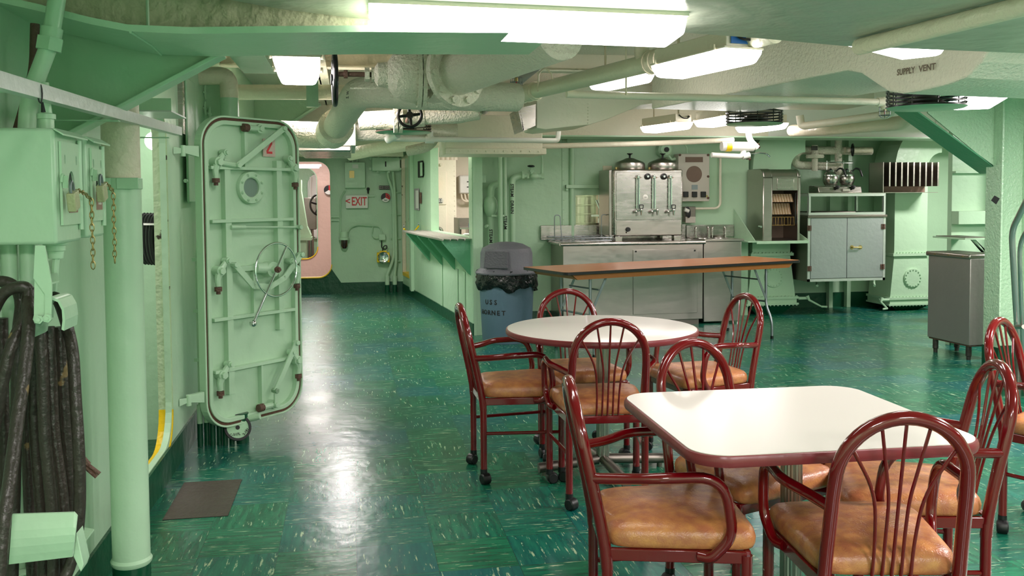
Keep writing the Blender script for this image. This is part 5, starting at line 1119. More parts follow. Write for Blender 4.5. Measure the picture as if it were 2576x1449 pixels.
c=UP(1623,496,0); MB().lathe([(0,.012),(.024,.012),(.03,.008),(.03,0)],c,(0,-1,0),24).build('thermometer',white,t); MB().box(c.x-.012,c.x+.012,c.y-.0135,c.y-.0125,c.z-.002,c.z+.002).build('pointer',ink,t)
c=UP(1579,577,0); MB().lathe([(0,.035),(.022,.035),(.027,.0),(.034,0)],c,(0,-1,0),24).build('thermostat_knob',black,t); c=UP(1575,585,0); MB().cyl(c,c+V((0,-.006,0)),.008,n=10).build('pilot_light',red,t)
c=UP(1642,567,0); MB().cyl(c,c+V((0,-.002,0)),.028,n=24).build('badge',chrome,t)
o=MB(); a=at(1517,446,Y=9.98); c=at(1540,417,Y=9.98); o.box(a.x,c.x,9.985,9.999,a.z,c.z); tag(o.build('cover_plate',paint('ivory',(238,230,206),.4,.05,30,.03),bevel=.004),'ivory blank wall plate just left of the coffee urn','plate')
# loudspeaker intercom
t=thing('intercom_speaker','grey wall intercom box with round speaker mesh and three black knobs','speaker',at(1743,507,Y=9.85)); Ys=9.84
def SPK(px0,py0,px1,py1,o0,o1,n_,m,bv=0): a=at(px0,py1,Y=Ys); c=at(px1,py0,Y=Ys); return MB().box(a.x,c.x,Ys-o1,Ys-o0,a.z,c.z).build(n_,m,t,bevel=bv)
a=at(1706,507,Y=Ys); c=at(1785,387,Y=Ys); MB().box(a.x,c.x,Ys,9.99,a.z,c.z).build('case',speak,t,bevel=.006); SPK(1724,395,1768,408,0,.004,'vent_mesh',mesh_dark)
c=at(1746,438,Y=Ys); MB().cyl(c,c+V((0,-.006,0)),.092,n=40).build('speaker_mesh',mesh_dark,t); SPK(1740,465,1755,477,0,.003,'badge',zinc)
for px in (1724,1746,1768): SPK(px-6,482,px+6,496,0,.03,'knob',black,.004)
b=MB()
for px,py in ((1710,390),(1781,390),(1781,444),(1781,498)): p=at(px,py,Y=Ys); b.cyl(p,p+V((0,-.012,0)),.014,n=10)
b.build('thumb_screws',rust,t)
b=MB(); b.box(at(1722,500,Y=Ys).x,at(1732,500,Y=Ys).x,Ys-.008,Ys,at(1,507,Y=Ys).z,at(1,502,Y=Ys).z); b.box(at(1770,500,Y=Ys).x,at(1780,500,Y=Ys).x,Ys-.008,Ys,at(1,507,Y=Ys).z,at(1,502,Y=Ys).z); b.build('catches',brass,t)
p=at(1728,385,Y=9.9); MB().tube([p,p+V((0,0,.06)),p+V((-.04,0,.13))],.012,8).build('cable',mint,t)
t=thing('alarm_bell','round mint bell housing on the wall above the right urn lid','bell',at(1672,390,Y=9.9)); c=at(1672,377,Y=9.93); MB().lathe([(0,.06),(.06,.055),(.085,.03),(.09,0),(.09,-.06)],c,(0,-1,0),28).build('housing',mint,t); MB().cyl(c+V((0,-.06,0)),c+V((0,-.075,0)),.028,n=14).build('hub',black,t); MB().tube([c+V((.03,-.02,-.06)),c+V((.07,-.02,-.11)),c+V((.12,-.01,-.1))],.02,10).build('elbow',mint,t)
pipe('conduit','thin cream conduit bending round below the intercom on the back wall','pipe',[at(1812,385,Y=9.93),at(1812,524,Y=9.93),at(1722,525,Y=9.93)],.014,beige,.08)
t=thing('power_outlet','steel outlet box with bunched black plug leads behind the urn at right','electrical box',at(1733,560,Y=9.93)); yb(1722,520,1750,558,9.9,9.99).build('box',ssd,t,bevel=.004); 
for k in range(3): q=at(1730,532+2*k,Y=9.86); MB().tube([q+V((.018*math.cos(s)+.006*k,.0,.05*math.sin(s))) for s in [2*PI*i/14 for i in range(14)]],.007,6,closed=True).build('lead',black,t)
q=at(1722,527,Y=9.86); MB().cyl(q,q+V((.05,0,-.02)),.022,n=10).build('plug',white,t)
t=thing('outlet_plate','light grey double socket plate under the outlet box right of the urn','electrical box',at(1738,562,Y=9.93)); yb(1725,545,1750,561,9.88,9.9).build('plate',speak,t,bevel=.004)
# seen through the pass-through
t=thing('steel_canister','ribbed shiny steel canister seen through the small pass-through','container',at(1478,562,Y=10.5)); a=at(1447,492,Y=10.45); c=at(1507,562,Y=10.45); cxx=(a.x+c.x)/2+.0; rr=(c.x-a.x)/2
pr=[(0,c.z-.3)];z=c.z-.3
while z<a.z+.02:
    pr+=[(rr,z),(rr,z+.085),(rr*1.015,z+.09),(rr*1.015,z+.10)]; z+=.105
pr.append((0,z)); MB().lathe(pr,(cxx,10.5,0),n=40).build('drum',steel('warm_steel',(196,188,168),.3,(20,3,3),.25),t,ang=20); MB().box(cxx-rr,cxx+rr,10.35,10.8,0,c.z-.3).build('stand',ssd,t)
t=thing('steel_machine','white and steel machine with a slanted chrome lever behind the pass-through','appliance',at(1520,560,Y=10.3)); yb(1500,490,1545,600,10.6,10.65).build('back_plate',ssm,t); yb(1512,548,1548,562,10.2,10.35).build('front_shelf',white,t,bevel=.01); yb(1490,540,1512,545,10.3,10.35).build('spout',white,t)
MB().cyl(at(1501,503,Y=10.2),at(1518,546,Y=10.2),.018,n=12).build('lever',chrome,t); yb(1512,562,1548,760,10.25,10.6).build('base',ssd,t)
# ================= folding table =================
F=[V((1.765,7.46,0)),V((4.36,8.34,0)),V((4.115,9.07,0)),V((1.62,8.18,0))]
fu=(F[1]-F[0]).normalized(); FLn=(F[1]-F[0]).length; fv=V((-fu.y,fu.x,0)); FW=.76; FZ=.76; fo=F[0]; fang=math.atan2(fu.y,fu.x)
fc=fo+fu*FLn/2+fv*FW/2
t=thing('folding_table','long orange wood folding table with black edging and grey steel legs','table',(fc.x,fc.y,0)); t.rotation_euler=(0,0,fang)
def FP(name,mb,m,**k):     # parts modelled about the table's own centre
    o=mb.build(name,m,None,loc=(0,0,0),**k); o.location=(0,0,0); o.parent=t; return o
hx,hy=FLn/2,FW/2
def rr3(w_,h_,r,z): return [(x,y,z) for x,y in rrect(w_,h_,r,6)]
FP('tabletop',MB().prism(rr3(FLn-.012,FW-.012,.05,FZ-.018),(0,0,.019)),wood)
b=MB(); o_=rr3(FLn,FW,.055,FZ-.024); i_=rr3(FLn-.014,FW-.014,.05,FZ-.024)
for k in range(len(o_)):
    j=(k+1)%len(o_); b.prism([o_[k],o_[j],i_[j],i_[k]],(0,0,.024))
bmesh.ops.remove_doubles(b.bm,verts=b.bm.verts,dist=1e-5); FP('edging',b,black)
b=MB(); 
for y in (-hy+.035,hy-.055): b.prism([(-hx+.08,y,FZ-.02),(hx-.08,y,FZ-.02),(hx-.14,y,FZ-.07),(-hx+.14,y,FZ-.07)],(0,.02,0))
for s in (-1,1): b.box(s*(hx-.13)-.01,s*(hx-.13)+.01,-hy+.05,hy-.05,FZ-.065,FZ-.02)
FP('apron',b,woodedge,smooth=False)
for s in (-1,1):
    lx=s*(hx-.34)
    for sy in (-1,1):
        yy=sy*(hy-.14); FP('leg',MB().tube(fil([(lx,yy,FZ-.03),(lx,yy,.32),(lx+s*.01,yy+sy*.075,.18),(lx+s*.01,yy+sy*.075,0.012)],.1,6),.0135,10),zinc); FP('leg_tip',MB().cyl((lx+s*.01,yy+sy*.075,0),(lx+s*.01,yy+sy*.075,.03),.016,n=10),blackm)
        FP('fold_brace',MB().prism([(lx+.0,yy-.012,.40),(lx-s*.16,yy-.012,FZ-.05),(lx-s*.185,yy-.012,FZ-.05),(lx-.0-s*.02,yy-.012,.385)],(0,.004,0)),zinc,smooth=False)
    FP('cross_bar',MB().cyl((lx,-hy+.14,.36),(lx,hy-.14,.36),.009,n=8).cyl((lx-s*.09,-hy+.14,.58),(lx-s*.09,hy-.14,.58),.007,n=8),zinc)
# ================= toaster and its shelf =================
t=thing('wall_shelf','mint painted angle shelf carrying the conveyor toaster','shelf',at(1965,606,Y=9.75))
a=at(1875,603,Y=9.75); c=at(2034,603,Y=9.5); sz=at(1980,606,Y=9.5).z
MB().box(4.32,c.x,9.5,9.99,sz-.012,sz).build('shelf_plate',mint,t); MB().box(4.42,c.x,9.488,9.5,sz-.03,sz+.002).build('front_lip',mint,t,bevel=.002)
MB().prism([(4.32,9.5,sz),(4.32,9.5,sz+.30),(4.50,9.5,sz)],(0,-.008,0)) if False else None
MB().prism([(4.36,9.98,sz),(4.36,9.98,sz+.36),(4.40,9.50,sz+.01),(4.40,9.50,sz)],(.006,0,0)).build('side_web',mint,t)
MB().prism([(c.x,9.98,sz),(c.x,9.98,sz+.16),(c.x,9.50,sz+.01),(c.x,9.50,sz)],(-.006,0,0)).build('side_web',mint,t)
t=thing('conveyor_toaster','tall brushed steel conveyor toaster with wire rack front on the mint shelf','toaster',at(1955,600,Y=9.75)); YT=9.52
x0=at(1900,500,Y=YT+.05).x+.07; x1=at(2012,500,Y=YT).x; xm=at(1943,500,Y=YT).x; zt=at(1960,424,Y=YT).z
b=MB(); 
prf=[(YT,sz),(YT,zt-.10)]+[(YT+.10-.10*math.cos(rad(a_)),zt-.10+.10*math.sin(rad(a_))) for a_ in range(0,91,10)]+[(YT+.42,zt),(YT+.42,sz)]
win=[(at(1944,479,Y=YT).z),(at(1944,600,Y=YT).z)]
b.prism([(x0,y,z) for y,z in prf],(xm-x0,0,0)); b.build('left_casing',ssm,t,bevel=.01,ang=40)
b=MB(); b.prism([(x1-.025,y,z) for y,z in prf],(.03,0,0)); b.build('right_casing',ssm,t,bevel=.006)
b=MB(); prf2=[(YT+.005,win[0]),(YT+.005,zt-.105)]+[(YT+.105-.10*math.cos(rad(a_)),zt-.105+.10*math.sin(rad(a_))) for a_ in range(0,91,10)]+[(YT+.42,zt-.005),(YT+.42,win[0])]; b.prism([(xm,y,z) for y,z in prf2],(x1-.025-xm,0,0)); b.build('hood',ssm,t,ang=40)
a=at(1955,477,Y=YT); c=at(1997,449,Y=YT); MB().box(a.x,c.x,YT-.004,YT+.01,a.z,c.z).build('badge_plate',ss,t,bevel=.003)
MB().box(xm,x1-.02,YT+.34,YT+.36,sz,win[0]).build('back_plate',mesh_dark,t); MB().prism([(xm,YT+.02,sz),(xm,YT+.34,sz+.02),(xm,YT+.34,sz),(xm,YT,sz)],(x1-.02-xm,0,0)).build('tray',ssd,t)
gold=paint('gold_wire',(190,150,90),.35,.1,30,.1,metal=.8)
for k,(za,zb2) in enumerate(((win[0]-.04,win[0]-.13),(win[0]-.145,win[0]-.27))):
    bb_=MB(); bb_.prism([(xm+.005,YT+.10+.05*k,za),(x1-.05,YT+.10+.05*k,za),(x1-.05,YT+.05+.05*k,zb2),(xm+.005,YT+.05+.05*k,zb2)],(0,.01,0)); bb_.build('toast_rack',paint('pale_rack_slats',(206,178,150),.4,.3,80,.2),t)
    for i in range(9): x=xm+.012+(x1-.07-xm)*i/8; MB().tube([(x,YT+.095+.05*k,za),(x,YT+.045+.05*k,zb2)],.0028,5).build('rack_wire',gold,t)
b=MB(); zb_=win[0]-.30
for z in (zb_,zb_-.09): b.tube([(xm+.01,YT+.03,z),(x1-.05,YT+.03,z),(x1-.05,YT+.12,z),(xm+.01,YT+.12,z)],.003,5,closed=True)
b.build('basket_frame',gold,t)
for i in range(8): x=xm+.015+(x1-.07-xm)*i/7; MB().tube([(x,YT+.03,zb_),(x+.006*(1 if i%2 else -1),YT+.03,zb_-.09)],.0025,5).build('basket_wire',gold,t)
MB().tube([(x1-.03,YT+.04,win[0]-.03),(x1-.045,YT+.02,win[0]-.12),(x1-.03,YT+.03,win[0]-.38)],.008,8).build('drive_chain',blackm,t)
p=at(1909,570,Y=YT+.05); MB().cyl(p,p+V((-.0,-.06,0)),.012,n=10).build('switch_knob',chrome,t)
# ================= wall cabinet with warmer =================
KY=9.70; a=at(2031,709,Y=KY); c=at(2229,540,Y=KY); kz0,kz1=a.z+.0,c.z; kx0,kx1=a.x,c.x-.005; KD=.62
t=thing('wall_cabinet','grey steel two-door wall cabinet with a brass handle and rusty hinges','cabinet',((kx0+kx1)/2,KY+KD/2,kz0))
grydoor=paint('grey_steel_door',(176,180,182),.42,.12,20,.07,metal=.45)
MB().box(kx0,kx1,KY+.01,KY+KD,kz0,kz1).build('body',ssd,t,bevel=.004)
xm_=at(2130,600,Y=KY).x; o1=MB().box(kx0+.035,xm_-.003,KY-.008,KY+.01,kz0+.035,kz1-.03).build('door',grydoor,t,bevel=.003); o2=MB().box(xm_+.003,kx1-.035,KY-.008,KY+.01,kz0+.035,kz1-.03).build('door',grydoor,t,bevel=.003)
b=MB(); b.box(kx0,kx0+.03,KY-.004,KY+.01,kz0,kz1); b.box(kx1-.03,kx1,KY-.004,KY+.01,kz0,kz1); b.box(kx0,kx1,KY-.004,KY+.01,kz0,kz0+.03); b.build('face_frame',alum,t)
MB().box(kx0-.01,kx1+.01,KY-.02,KY+KD,kz1-.03,kz1).build('top_edge',ssd,t,bevel=.004)
for px,py,pr_ in ((2036,574,o1),(2036,676,o1),(2222,570,o2),(2220,671,o2)): p=at(px,py,Y=KY-.01); MB().box(p.x-.025,p.x+.025,KY-.014,KY-.008,p.z-.03,p.z+.03).cyl((p.x,KY-.016,p.z-.03),(p.x,KY-.016,p.z+.03),.006,n=8).build('hinge',rust,pr_)['label']='rusty hinge'
p=at(2142,622,Y=KY); q=at(2163,622,Y=KY); b=MB(); b.tube([p+V((0,-.035,0)),q+V((0,-.035,0))],.009,8); 
for r_ in (p,q): b.cyl(r_+V((0,-.008,0)),r_+V((0,-.04,0)),.010,n=8); b.cyl(r_+V((0,-.008,0)),r_+V((0,-.012,0)),.024,n=12)
b.build('handle',brass,o2)['label']='brass handle'
for px in (2066,2210): p=at(px,712,Y=KY+.2); MB().tube(fil([p+V((0,.1,.06)),p+V((0,.1,-.01)),p+V((-.05,0,-.03))],.02,4),.015,8).build('support_bolt',mint,t)
# open frame on top
ft=at(2130,487,Y=KY).z; b=MB()
for x in (kx0+.005,kx1-.03):
    for y in (KY,KY+KD-.03): b.box(x,x+.028,y,y+.004,kz1,ft); b.box(x,x+.004,y,y+.028,kz1,ft)
for z in (kz1+.002,ft-.03): b.box(kx0,kx1,KY-.002,KY+.002,z,z+.03); b.box(kx0,kx1,KY+KD-.03,KY+KD-.026,z,z+.03)

for x in (kx0,kx1-.004):
    for z in (kz1+.002,ft-.03): b.box(x,x+.004,KY-.002,KY+KD-.026,z,z+.03)
fr=b.build('frame',alum,t); MB().box(kx0-.0,kx1,KY,KY+KD,ft,ft+.008).build('frame_top',ssm,t); a=at(2075,530,Y=KY+.3); c=at(2165,526,Y=KY+.3); MB().box(kx0+.15,kx1-.3,KY+.12,KY+.5,kz1+.004,kz1+.04).build('well',ssd,t,bevel=.01)
# two burner coffee warmer with decanters
ww=thing('coffee_warmer','two-burner steel coffee warmer standing on the wall cabinet frame','warmer',at(2113,483,Y=KY+.1)); z0=ft+.010; a=at(2058,483,Y=KY+.04); c=at(2167,466,Y=KY+.04)
MB().prism([(a.x,KY+.02,z0),(a.x,KY+.045,z0+.075),(a.x,KY+.26,z0+.085),(a.x,KY+.26,z0)],(c.x-a.x,0,0)).build('body',ss,ww,bevel=.008)
for px in (2106,2146): p=at(px,471,Y=KY+.02); MB().lathe([(0,.03),(.016,.028),(.022,0),(.026,0)],p,(0,-1,.2),18).build('knob',black,ww)
b=MB(); p=at(2129,478,Y=KY+.022); b.box(p.x-.045,p.x+.045,KY+.014,KY+.03,p.z-.014,p.z+.014); nb=b.build('badge',speak,ww)
for k,px in enumerate((2089,2130)):
    p=at(px,460,Y=KY+.15); zz=z0+.088; d=thing('coffee_pot',('left','right')[k]+' round steel coffee decanter with black handle on the warmer','pot',(p.x,KY+.15,zz),'coffee decanters'); c=(p.x,KY+.15,zz)
    MB().lathe([(0,0),(.062,0),(.070,.01),(.085,.045),(.088,.075),(.080,.11),(.058,.145),(.048,.155),(.052,.165),(.056,.175),(0,.178)],c,n=32).build('bowl',ss,d)
    MB().lathe([(.082,.105),(.084,.107),(.0835,.12),(.079,.12)],c,n=32).build('band',chrome,d)
    e=V(c); MB().tube(fil([e+V((.05,-.03,.16)),e+V((.085,-.05,.20)),e+V((.125,-.07,.18)),e+V((.145,-.085,.10))],.04,5),[.008]*3+[.011]*30,10).build('handle',black,d)
    MB().lathe([(0,.176),(.03,.178),(.012,.185),(.012,.195),(0,.197)],c,n=16).build('lid_knob',black,d)
t=thing('decanter_rack','chrome wire spigot rack above the coffee decanters','rack',at(2120,405,Y=KY+.3))
b=MB(); b.tube([at(2078,408,Y=KY+.3),at(2140,408,Y=KY+.3)],.008,8); b.tube([at(2118,409,Y=KY+.3),at(2145,409,Y=KY+.3)],.014,8); b.build('rail',chrome,t)
for px in (2080,2122): p=at(px,405,Y=KY+.3); MB().cyl((p.x,p.y,z0),(p.x,p.y,p.z),.006,n=8).build('post',chrome,t)
# ================= ventilation trunks and pipes in the recess =================
def trunk(name,label,px0,px1,Yf,dep,ztop,bend,face=False):
    a=at(px0,600,Y=Yf); c=at(px1,600,Y=Yf); t=thing('ventilation_trunk',label,'duct',((a.x+c.x)/2,Yf+dep/2,0)); x0,x1=a.x,c.x
    b=MB(); zf=at(px0,640,Y=Yf).z; r0=.18; r1=r0+(x1-x0); zb_=ztop; b.box(x0,x1,Yf,Yf+dep,zf,zb_)
    n=10; loop=[(x1+r0-r1*math.cos(PI/2*i/n),zb_+r1*math.sin(PI/2*i/n)) for i in range(n+1)]+[(x1+r0-r0*math.cos(PI/2*i/n),zb_+r0*math.sin(PI/2*i/n)) for i in range(n,-1,-1)]
    m=len(loop)//2
    for i in range(m-1): p=[loop[i],loop[i+1],loop[len(loop)-2-i],loop[len(loop)-1-i]]; b.prism([(x,Yf,z) for x,z in p],(0,dep,0))
    bmesh.ops.remove_doubles(b.bm,verts=b.bm.verts,dist=1e-5); b.build('shaft',mintw,t,smooth=False)
    z1=at(px0,750,Y=Yf).z; z2=at(px0,768,Y=Yf).z; xc=(x0+x1)/2; w_=(x1-x0)
    b=MB(); b.box(x0-.03,x1+.03,Yf-.03,Yf+dep,zf-.02,zf+.012); 
    for i in range(12): x=x0-.01+(w_+.02)*i/11; b.cyl((x,Yf-.015,zf+.012),(x,Yf-.015,zf+.025),.009,n=6)
    b.build('flange',mint,t)
    b=MB(); b.prism([(x0,Yf,zf-.02),(x1,Yf,zf-.02),(x1+.06,Yf-.02,z1),(x0-.06,Yf-.02,z1)],(0,dep+.02,0)); b.build('lower_box',mint,t,smooth=False)
    zc=(zf+z1)/2-.02; ring=V((xc+.02,Yf-.02,zc)); b=MB()
    b.lathe([(0,.012),(.112,.012),(.116,.006),(.116,-.02)],ring,(0,-1,0),32)
    lid=b.build('access_cover',mint,t); b=MB()
    for i in range(16): p=ring+V((.098*math.cos(2*PI*i/16),-.012,.098*math.sin(2*PI*i/16))); b.cyl(p,p+V((0,-.010,0)),.008,n=6)
    b.build('cover_bolts',mint,lid)
    b=MB(); b.box(x0-.09,x1+.09,Yf-.05,Yf+dep,z1-.015,z1+.012); b.box(x0-.07,x1+.07,Yf-.035,Yf+dep,z2+.02,z1-.015); b.box(x0-.09,x1+.09,Yf-.05,Yf+dep,z2,z2+.02)
    for i in range(14):
        x=x0-.07+(w_+.14)*i/13
        for z in (z1+.012,z2-.012): b.cyl((x,Yf-.035,z),(x,Yf-.035,z+.012),.009,n=6)
    b.build('damper_flanges',mint,t)
    b=MB(); A=[b.bm.verts.new(p) for p in ((x0-.05,Yf-.02,z2),(x1+.05,Yf-.02,z2),(x1+.05,Yf+dep,z2),(x0-.05,Yf+dep,z2))]; B=[b.bm.verts.new(p) for p in ((x0+.07,Yf+.05,0),(x1-.07,Yf+.05,0),(x1-.07,Yf+dep,0),(x0+.07,Yf+dep,0))]
    b._f(A); b._f(B[::-1])
    for i in range(4): j=(i+1)%4; b._f([A[j],A[i],B[i],B[j]])
    b.build('foot',dgreen,t,smooth=False)['label']='dark green tapered foot'
    s=1 if not face else -1; hx_=(x1+.09) if s>0 else (x0-.09); zz=(z1+z2)/2+.03
    b=MB(); b.cyl((hx_,Yf-.04,zz),(hx_+s*.13,Yf-.04,zz),.018,n=10); b.tube([V((hx_+s*.10,Yf-.06,zz+.03)),V((hx_+s*.12,Yf-.07,zz-.02)),V((hx_+s*.27 if s>0 else hx_-.04,Yf-.08,zz-.10))],[.02,.014,.010],8); b.cyl((hx_+(s*.27 if s>0 else -.04),Yf-.08,zz-.10),(hx_+(s*.34 if s>0 else -.10),Yf-.08,zz-.105),.012,n=8); b.build('damper_crank',mint,t)
    return t
trunk('t','mint ventilation trunk behind the toaster with round access cover',1893,1988,10.0,.45,1.72,True)
trunk('t','mint ventilation trunk right of the wall cabinet with round access cover',2250,2332,10.0,.45,1.72,True,True)
t=thing('wall_rack','rusty steel slotted tray rack hung on the right ventilation trunk','rack',at(2290,484,Y=9.75)); YR=9.7; a=at(2221,484,Y=YR); c=at(2361,408,Y=YR)
MB().box(a.x,c.x,9.985,9.995,a.z,c.z).build('back_plate',ssd,t); MB().box(a.x+.03,c.x,YR,9.99,a.z-.006,a.z).build('base',ssm,t)
for i in range(9): x=at(2238+i*15.2,440,Y=YR).x; MB().box(x-.004,x+.004,YR+.0,9.985,a.z+.09-.02,c.z).box(x-.009,x+.009,YR-.004,YR,a.z+.09-.02,c.z).build('slat',ssm,t)
MB().box(a.x,a.x+.008,YR,9.99,a.z,c.z).build('side',ssm,t); MB().box(a.x+.03,c.x,9.95,9.96,a.z,c.z-.01).build('inner_plate',paint('rusty_inner_plate',(128,104,88),.55,.3,30,.2),t)
# lagged pipes above the warmer
PY=10.15; t=thing('lagged_pipework','cream lagged pipes with flanged valve in the recess above the cabinet','pipe',at(2100,420,Y=PY))
MB().tube(fil([at(2192,380,Y=PY),at(2005,378,Y=PY),at(1998,415,Y=PY),at(2118,420,Y=PY)],[.1,.1],8),.048,16).build('return_bend',lag,t)
b=MB(); p=at(2050,378,Y=PY-.08); q=at(2048,430,Y=PY-.08); b.cyl(p+V((0,0,.06)),V((p.x,p.y,q.z)),.035,n=14); b.lathe([(0,.0),(.10,0),(.10,.012),(.105,.014),(.105,.026),(.10,.028),(.10,.04),(0,.04)],at(2050,398,Y=PY-.08),n=24); b.cyl(at(2050,395,Y=PY-.08),at(2050,380,Y=PY-.08),.055,.03,n=18); b.build('flanged_valve',lag,t)
MB().cyl(at(2109,440,Y=PY-.02),at(2109,340,Y=PY-.02),.042,n=16).build('riser',lag,t); MB().cyl(at(2125,378,Y=PY-.06),at(2192,378,Y=PY-.06),.036,n=16).build('branch',beigep,t)
c=at(2145,377,Y=PY-.16); spoked(t,c,(.8,-.6,0),.065,.012,blackm,4)
yb(2042,367,2057,378,PY-.15,PY-.14).build('tag_plate',plateink,t)
# steel bin-like cart
cq=[V((5.08,6.83,0)),V((5.05,7.33,0))]; cu=(cq[1]-cq[0]).normalized(); cw=V((cu.y,-cu.x,0)); cw=cw if cw.x>0 else -cw; c0=cq[0]
t=thing('steel_cart','tall dull steel sink cabinet on four short legs beside the mint column','cart',(c0.x+.2,c0.y+.25,0))
def cp(a_,b_,z): return c0+cu*a_+cw*b_+V((0,0,z))
MB().prism([cp(0,0,.13),cp(.52,0,.13),cp(.52,.30,.13),cp(0,.30,.13)],(0,0,.73)).build('body',paint('worn_steel_panel',(160,156,152),.36,.12,20,.14,metal=.6),t,bevel=.006)
MB().prism([cp(-.003,-.012,.855),cp(.545,-.012,.855),cp(.545,.31,.855),cp(-.003,.31,.855)],(0,0,.04)).build('rim',ssm,t,bevel=.01)
MB().prism([cp(.02,.01,.895),cp(.5,.01,.895),cp(.5,.29,.895),cp(.02,.29,.895)],(0,0,.002)).build('basin',ssd,t)
MB().prism([cp(.01,.01,.118),cp(.51,.01,.118),cp(.51,.29,.118),cp(.01,.29,.118)],(0,0,.012)).build('bottom_edge',rust,t)
for a_,b_ in ((.05,.04),(.46,.04),(.05,.26),(.46,.26)):
    p=cp(a_,b_,0); MB().lathe([(0,0),(.018,0),(.018,.03),(.024,.035),(.024,.12),(0,.12)],p,n=16).build('leg',paint('worn_black_leg',(48,46,40),.4,.3,40,.3),t)
b=MB()
for a_ in (.08,.25,.42): q=cp(a_,-.012,.875); b.cyl(q,q-cw*.003,.006,n=8)
b.build('rim_screws',brass,t)
# tubs beyond the cart
a=at(2394,622,Y=8.9); c=at(2470,597,Y=8.9); t=thing('utility_sink','white plastic tub edge just visible behind the steel cart','sink',(c.x,9.0,0)); a=at(2418,622,Y=8.9); MB().box(a.x,a.x+.8,8.9,9.1,a.z-.1,c.z).build('tub',white,t,bevel=.03); MB().box(a.x+.1,a.x+.75,8.93,9.08,0,a.z-.1).build('stand',ssd,t)
t=thing('wall_table','small mint shelf with strut and grey top at the column','shelf',at(2450,600,Y=7.1)); z=at(2420,600,Y=7.1).z; xa=at(2418,600,Y=7.2).x; MB().box(xa,5.55,7.15,7.6,z-.015,z).build('shelf_plate',mint,t); MB().box(xa+.02,5.5,7.17,7.58,z,z+.006).build('shelf_top',ssd,t)
MB().prism([(xa+.1,7.2,z-.015),(xa+.14,7.2,z-.015),(xa+.40,7.2,z-.32),(xa+.40,7.2,z-.26)],(0,.02,0)).build('strut',mint,t)
# ================= column, brace and things at right =================
kx=at(2517,600,Y=6.5).x; kx2=kx+.26; ky2=at(2477,600,X=kx).y
b=MB(); b.box(kx,kx+.016,6.5,ky2,0,2.5); b.box(kx2,kx2+.016,6.5,ky2,0,2.5); b.box(kx+.016,kx2,(6.5+ky2)/2-.006,(6.5+ky2)/2+.006,0,2.5); struct(b.build('trim_40',mintlump,smooth=False,bevel=.003))
b=MB(); b.box(kx-.005,kx+.02,6.494,ky2+.003,0,.165); b.box(kx+.02,kx2,(6.5+ky2)/2-.010,(6.5+ky2)/2-.006,0,.165); struct(b.build('baseboard_column',dgreen,smooth=False))
o=MB(); p=at(2504,503,X=kx); p.x=kx; o.prism([p+V((0,.05,-.004)),p+V((0,.01,.036)),p+V((0,-.05,.012)),p+V((0,-.01,-.036))],(-.0015,0,0)); tag(o.build('wall_sticker',paint('charcoal_sticker',(50,52,56),.5)),'charcoal diamond-shaped sticker on the mint column','sticker')
# gusset plate and sloping brace
YG=6.60
kyb=ky2
pts=[at(x,y,Y=YG) for x,y in ((2335,285),(2320,200),(2525,200),(2524,440))]; b=MB(); b.prism(pts,(0,.012,0)); struct(b.build('trim_41',mintlump,smooth=False))
a0,a1=at(2300,272,Y=YG),at(2522,432,Y=YG); d=(a1-a0).normalized(); n=V((-d.z,0,d.x)); n=n if n.z<0 else -n
b=MB(); b.prism([a0,a1,a1+n*.012,a0+n*.012],(0,.26,0)); struct(b.build('trim_42',mgreen,smooth=False))  # underside shade of the mint brace is painted in as darker green
# handrails at far right
speak_steel=paint('polished_rail',(186,182,176),.25,.0,1,.04,metal=.7)
RY=4.6
def rl(*p): return [at(x,y,Y=Y) for x,y,Y in p]
t=thing('stair_handrail','pair of steel stair handrails at the right edge','rail',at(2560,900,Y=5.2))
P=rl((2600,470,4.6),(2545,580,4.9),(2548,640,4.95),(2562,880,5.2)); MB().tube(fil(P,[.1,.1],6),.018,14).build('rail',speak_steel,t)
P=rl((2620,520,4.4),(2565,610,4.7),(2566,680,4.75),(2574,900,5.2)); MB().tube(fil(P,[.1,.1],6),.013,12).build('rail',speak_steel,t)
P=rl((2562,875,5.2),(2566,960,5.2)); q=P[0]; MB().cyl(q,(q.x,q.y,0),.02,n=14).build('post',ssd,t); MB().cyl(at(2556,822,Y=5.1),at(2576,822,Y=4.95),.014,n=10).build('link',ssm,t)
t=thing('stair_stringer','dark green stair stringer leaning at the right edge behind a chair','stair',at(2560,900,Y=5.6)); p0=at(2520,985,Y=5.6); p1=at(2640,780,Y=5.6); MB().prism([(p0.x,5.6,0.0),(p0.x+.25,5.6,0.0),(p1.x+.25,5.6,p1.z+.1),(p1.x,5.6,p1.z+.1)],(0,.03,0)).build('stringer',dgreen,t,smooth=False)
for k in range(2): z=.12+.2*k; MB().box(p0.x+.12+.17*k,p0.x+.6+.17*k,5.45,5.6,z,z+.02).build('tread',yellow if k==0 else dgreen,t)
o=MB(); p=at(2572,548,Y=7.42); o.box(p.x,p.x+.17,7.41,7.5,p.z-.18,p.z+.06); tag(o.build('wall_box',red,bevel=.02),'sliver of a red object at the right edge near the handrails','box')
p=at(2540,532,Y=7.48); o=MB(); o.box(at(2527,530,Y=7.5).x,at(2562,530,Y=7.5).x,7.49,7.5,at(2540,541,Y=7.5).z,at(2540,526,Y=7.5).z); tag(o.build('name_board',paint('speckled_red_board',(150,96,80),.5,.5,80,.3)),'narrow reddish speckled plate on the ledge right of the column','sign')
b=MB(); x=at(2552,300,Y=7.4).x; b.cyl((x,7.4,.0),(x,7.4,2.5),.045,n=16); tag(b.build('stand_pipe',mint),'vertical mint pipe right of the column at the right edge','pipe')
# floor stain plate right of the room
# ================= overhead =================
def hang(t,x,y,z,r=.006): MB().cyl((x,y,z),(x,y,2.5),r,n=6).build('hanger',beigep,t)
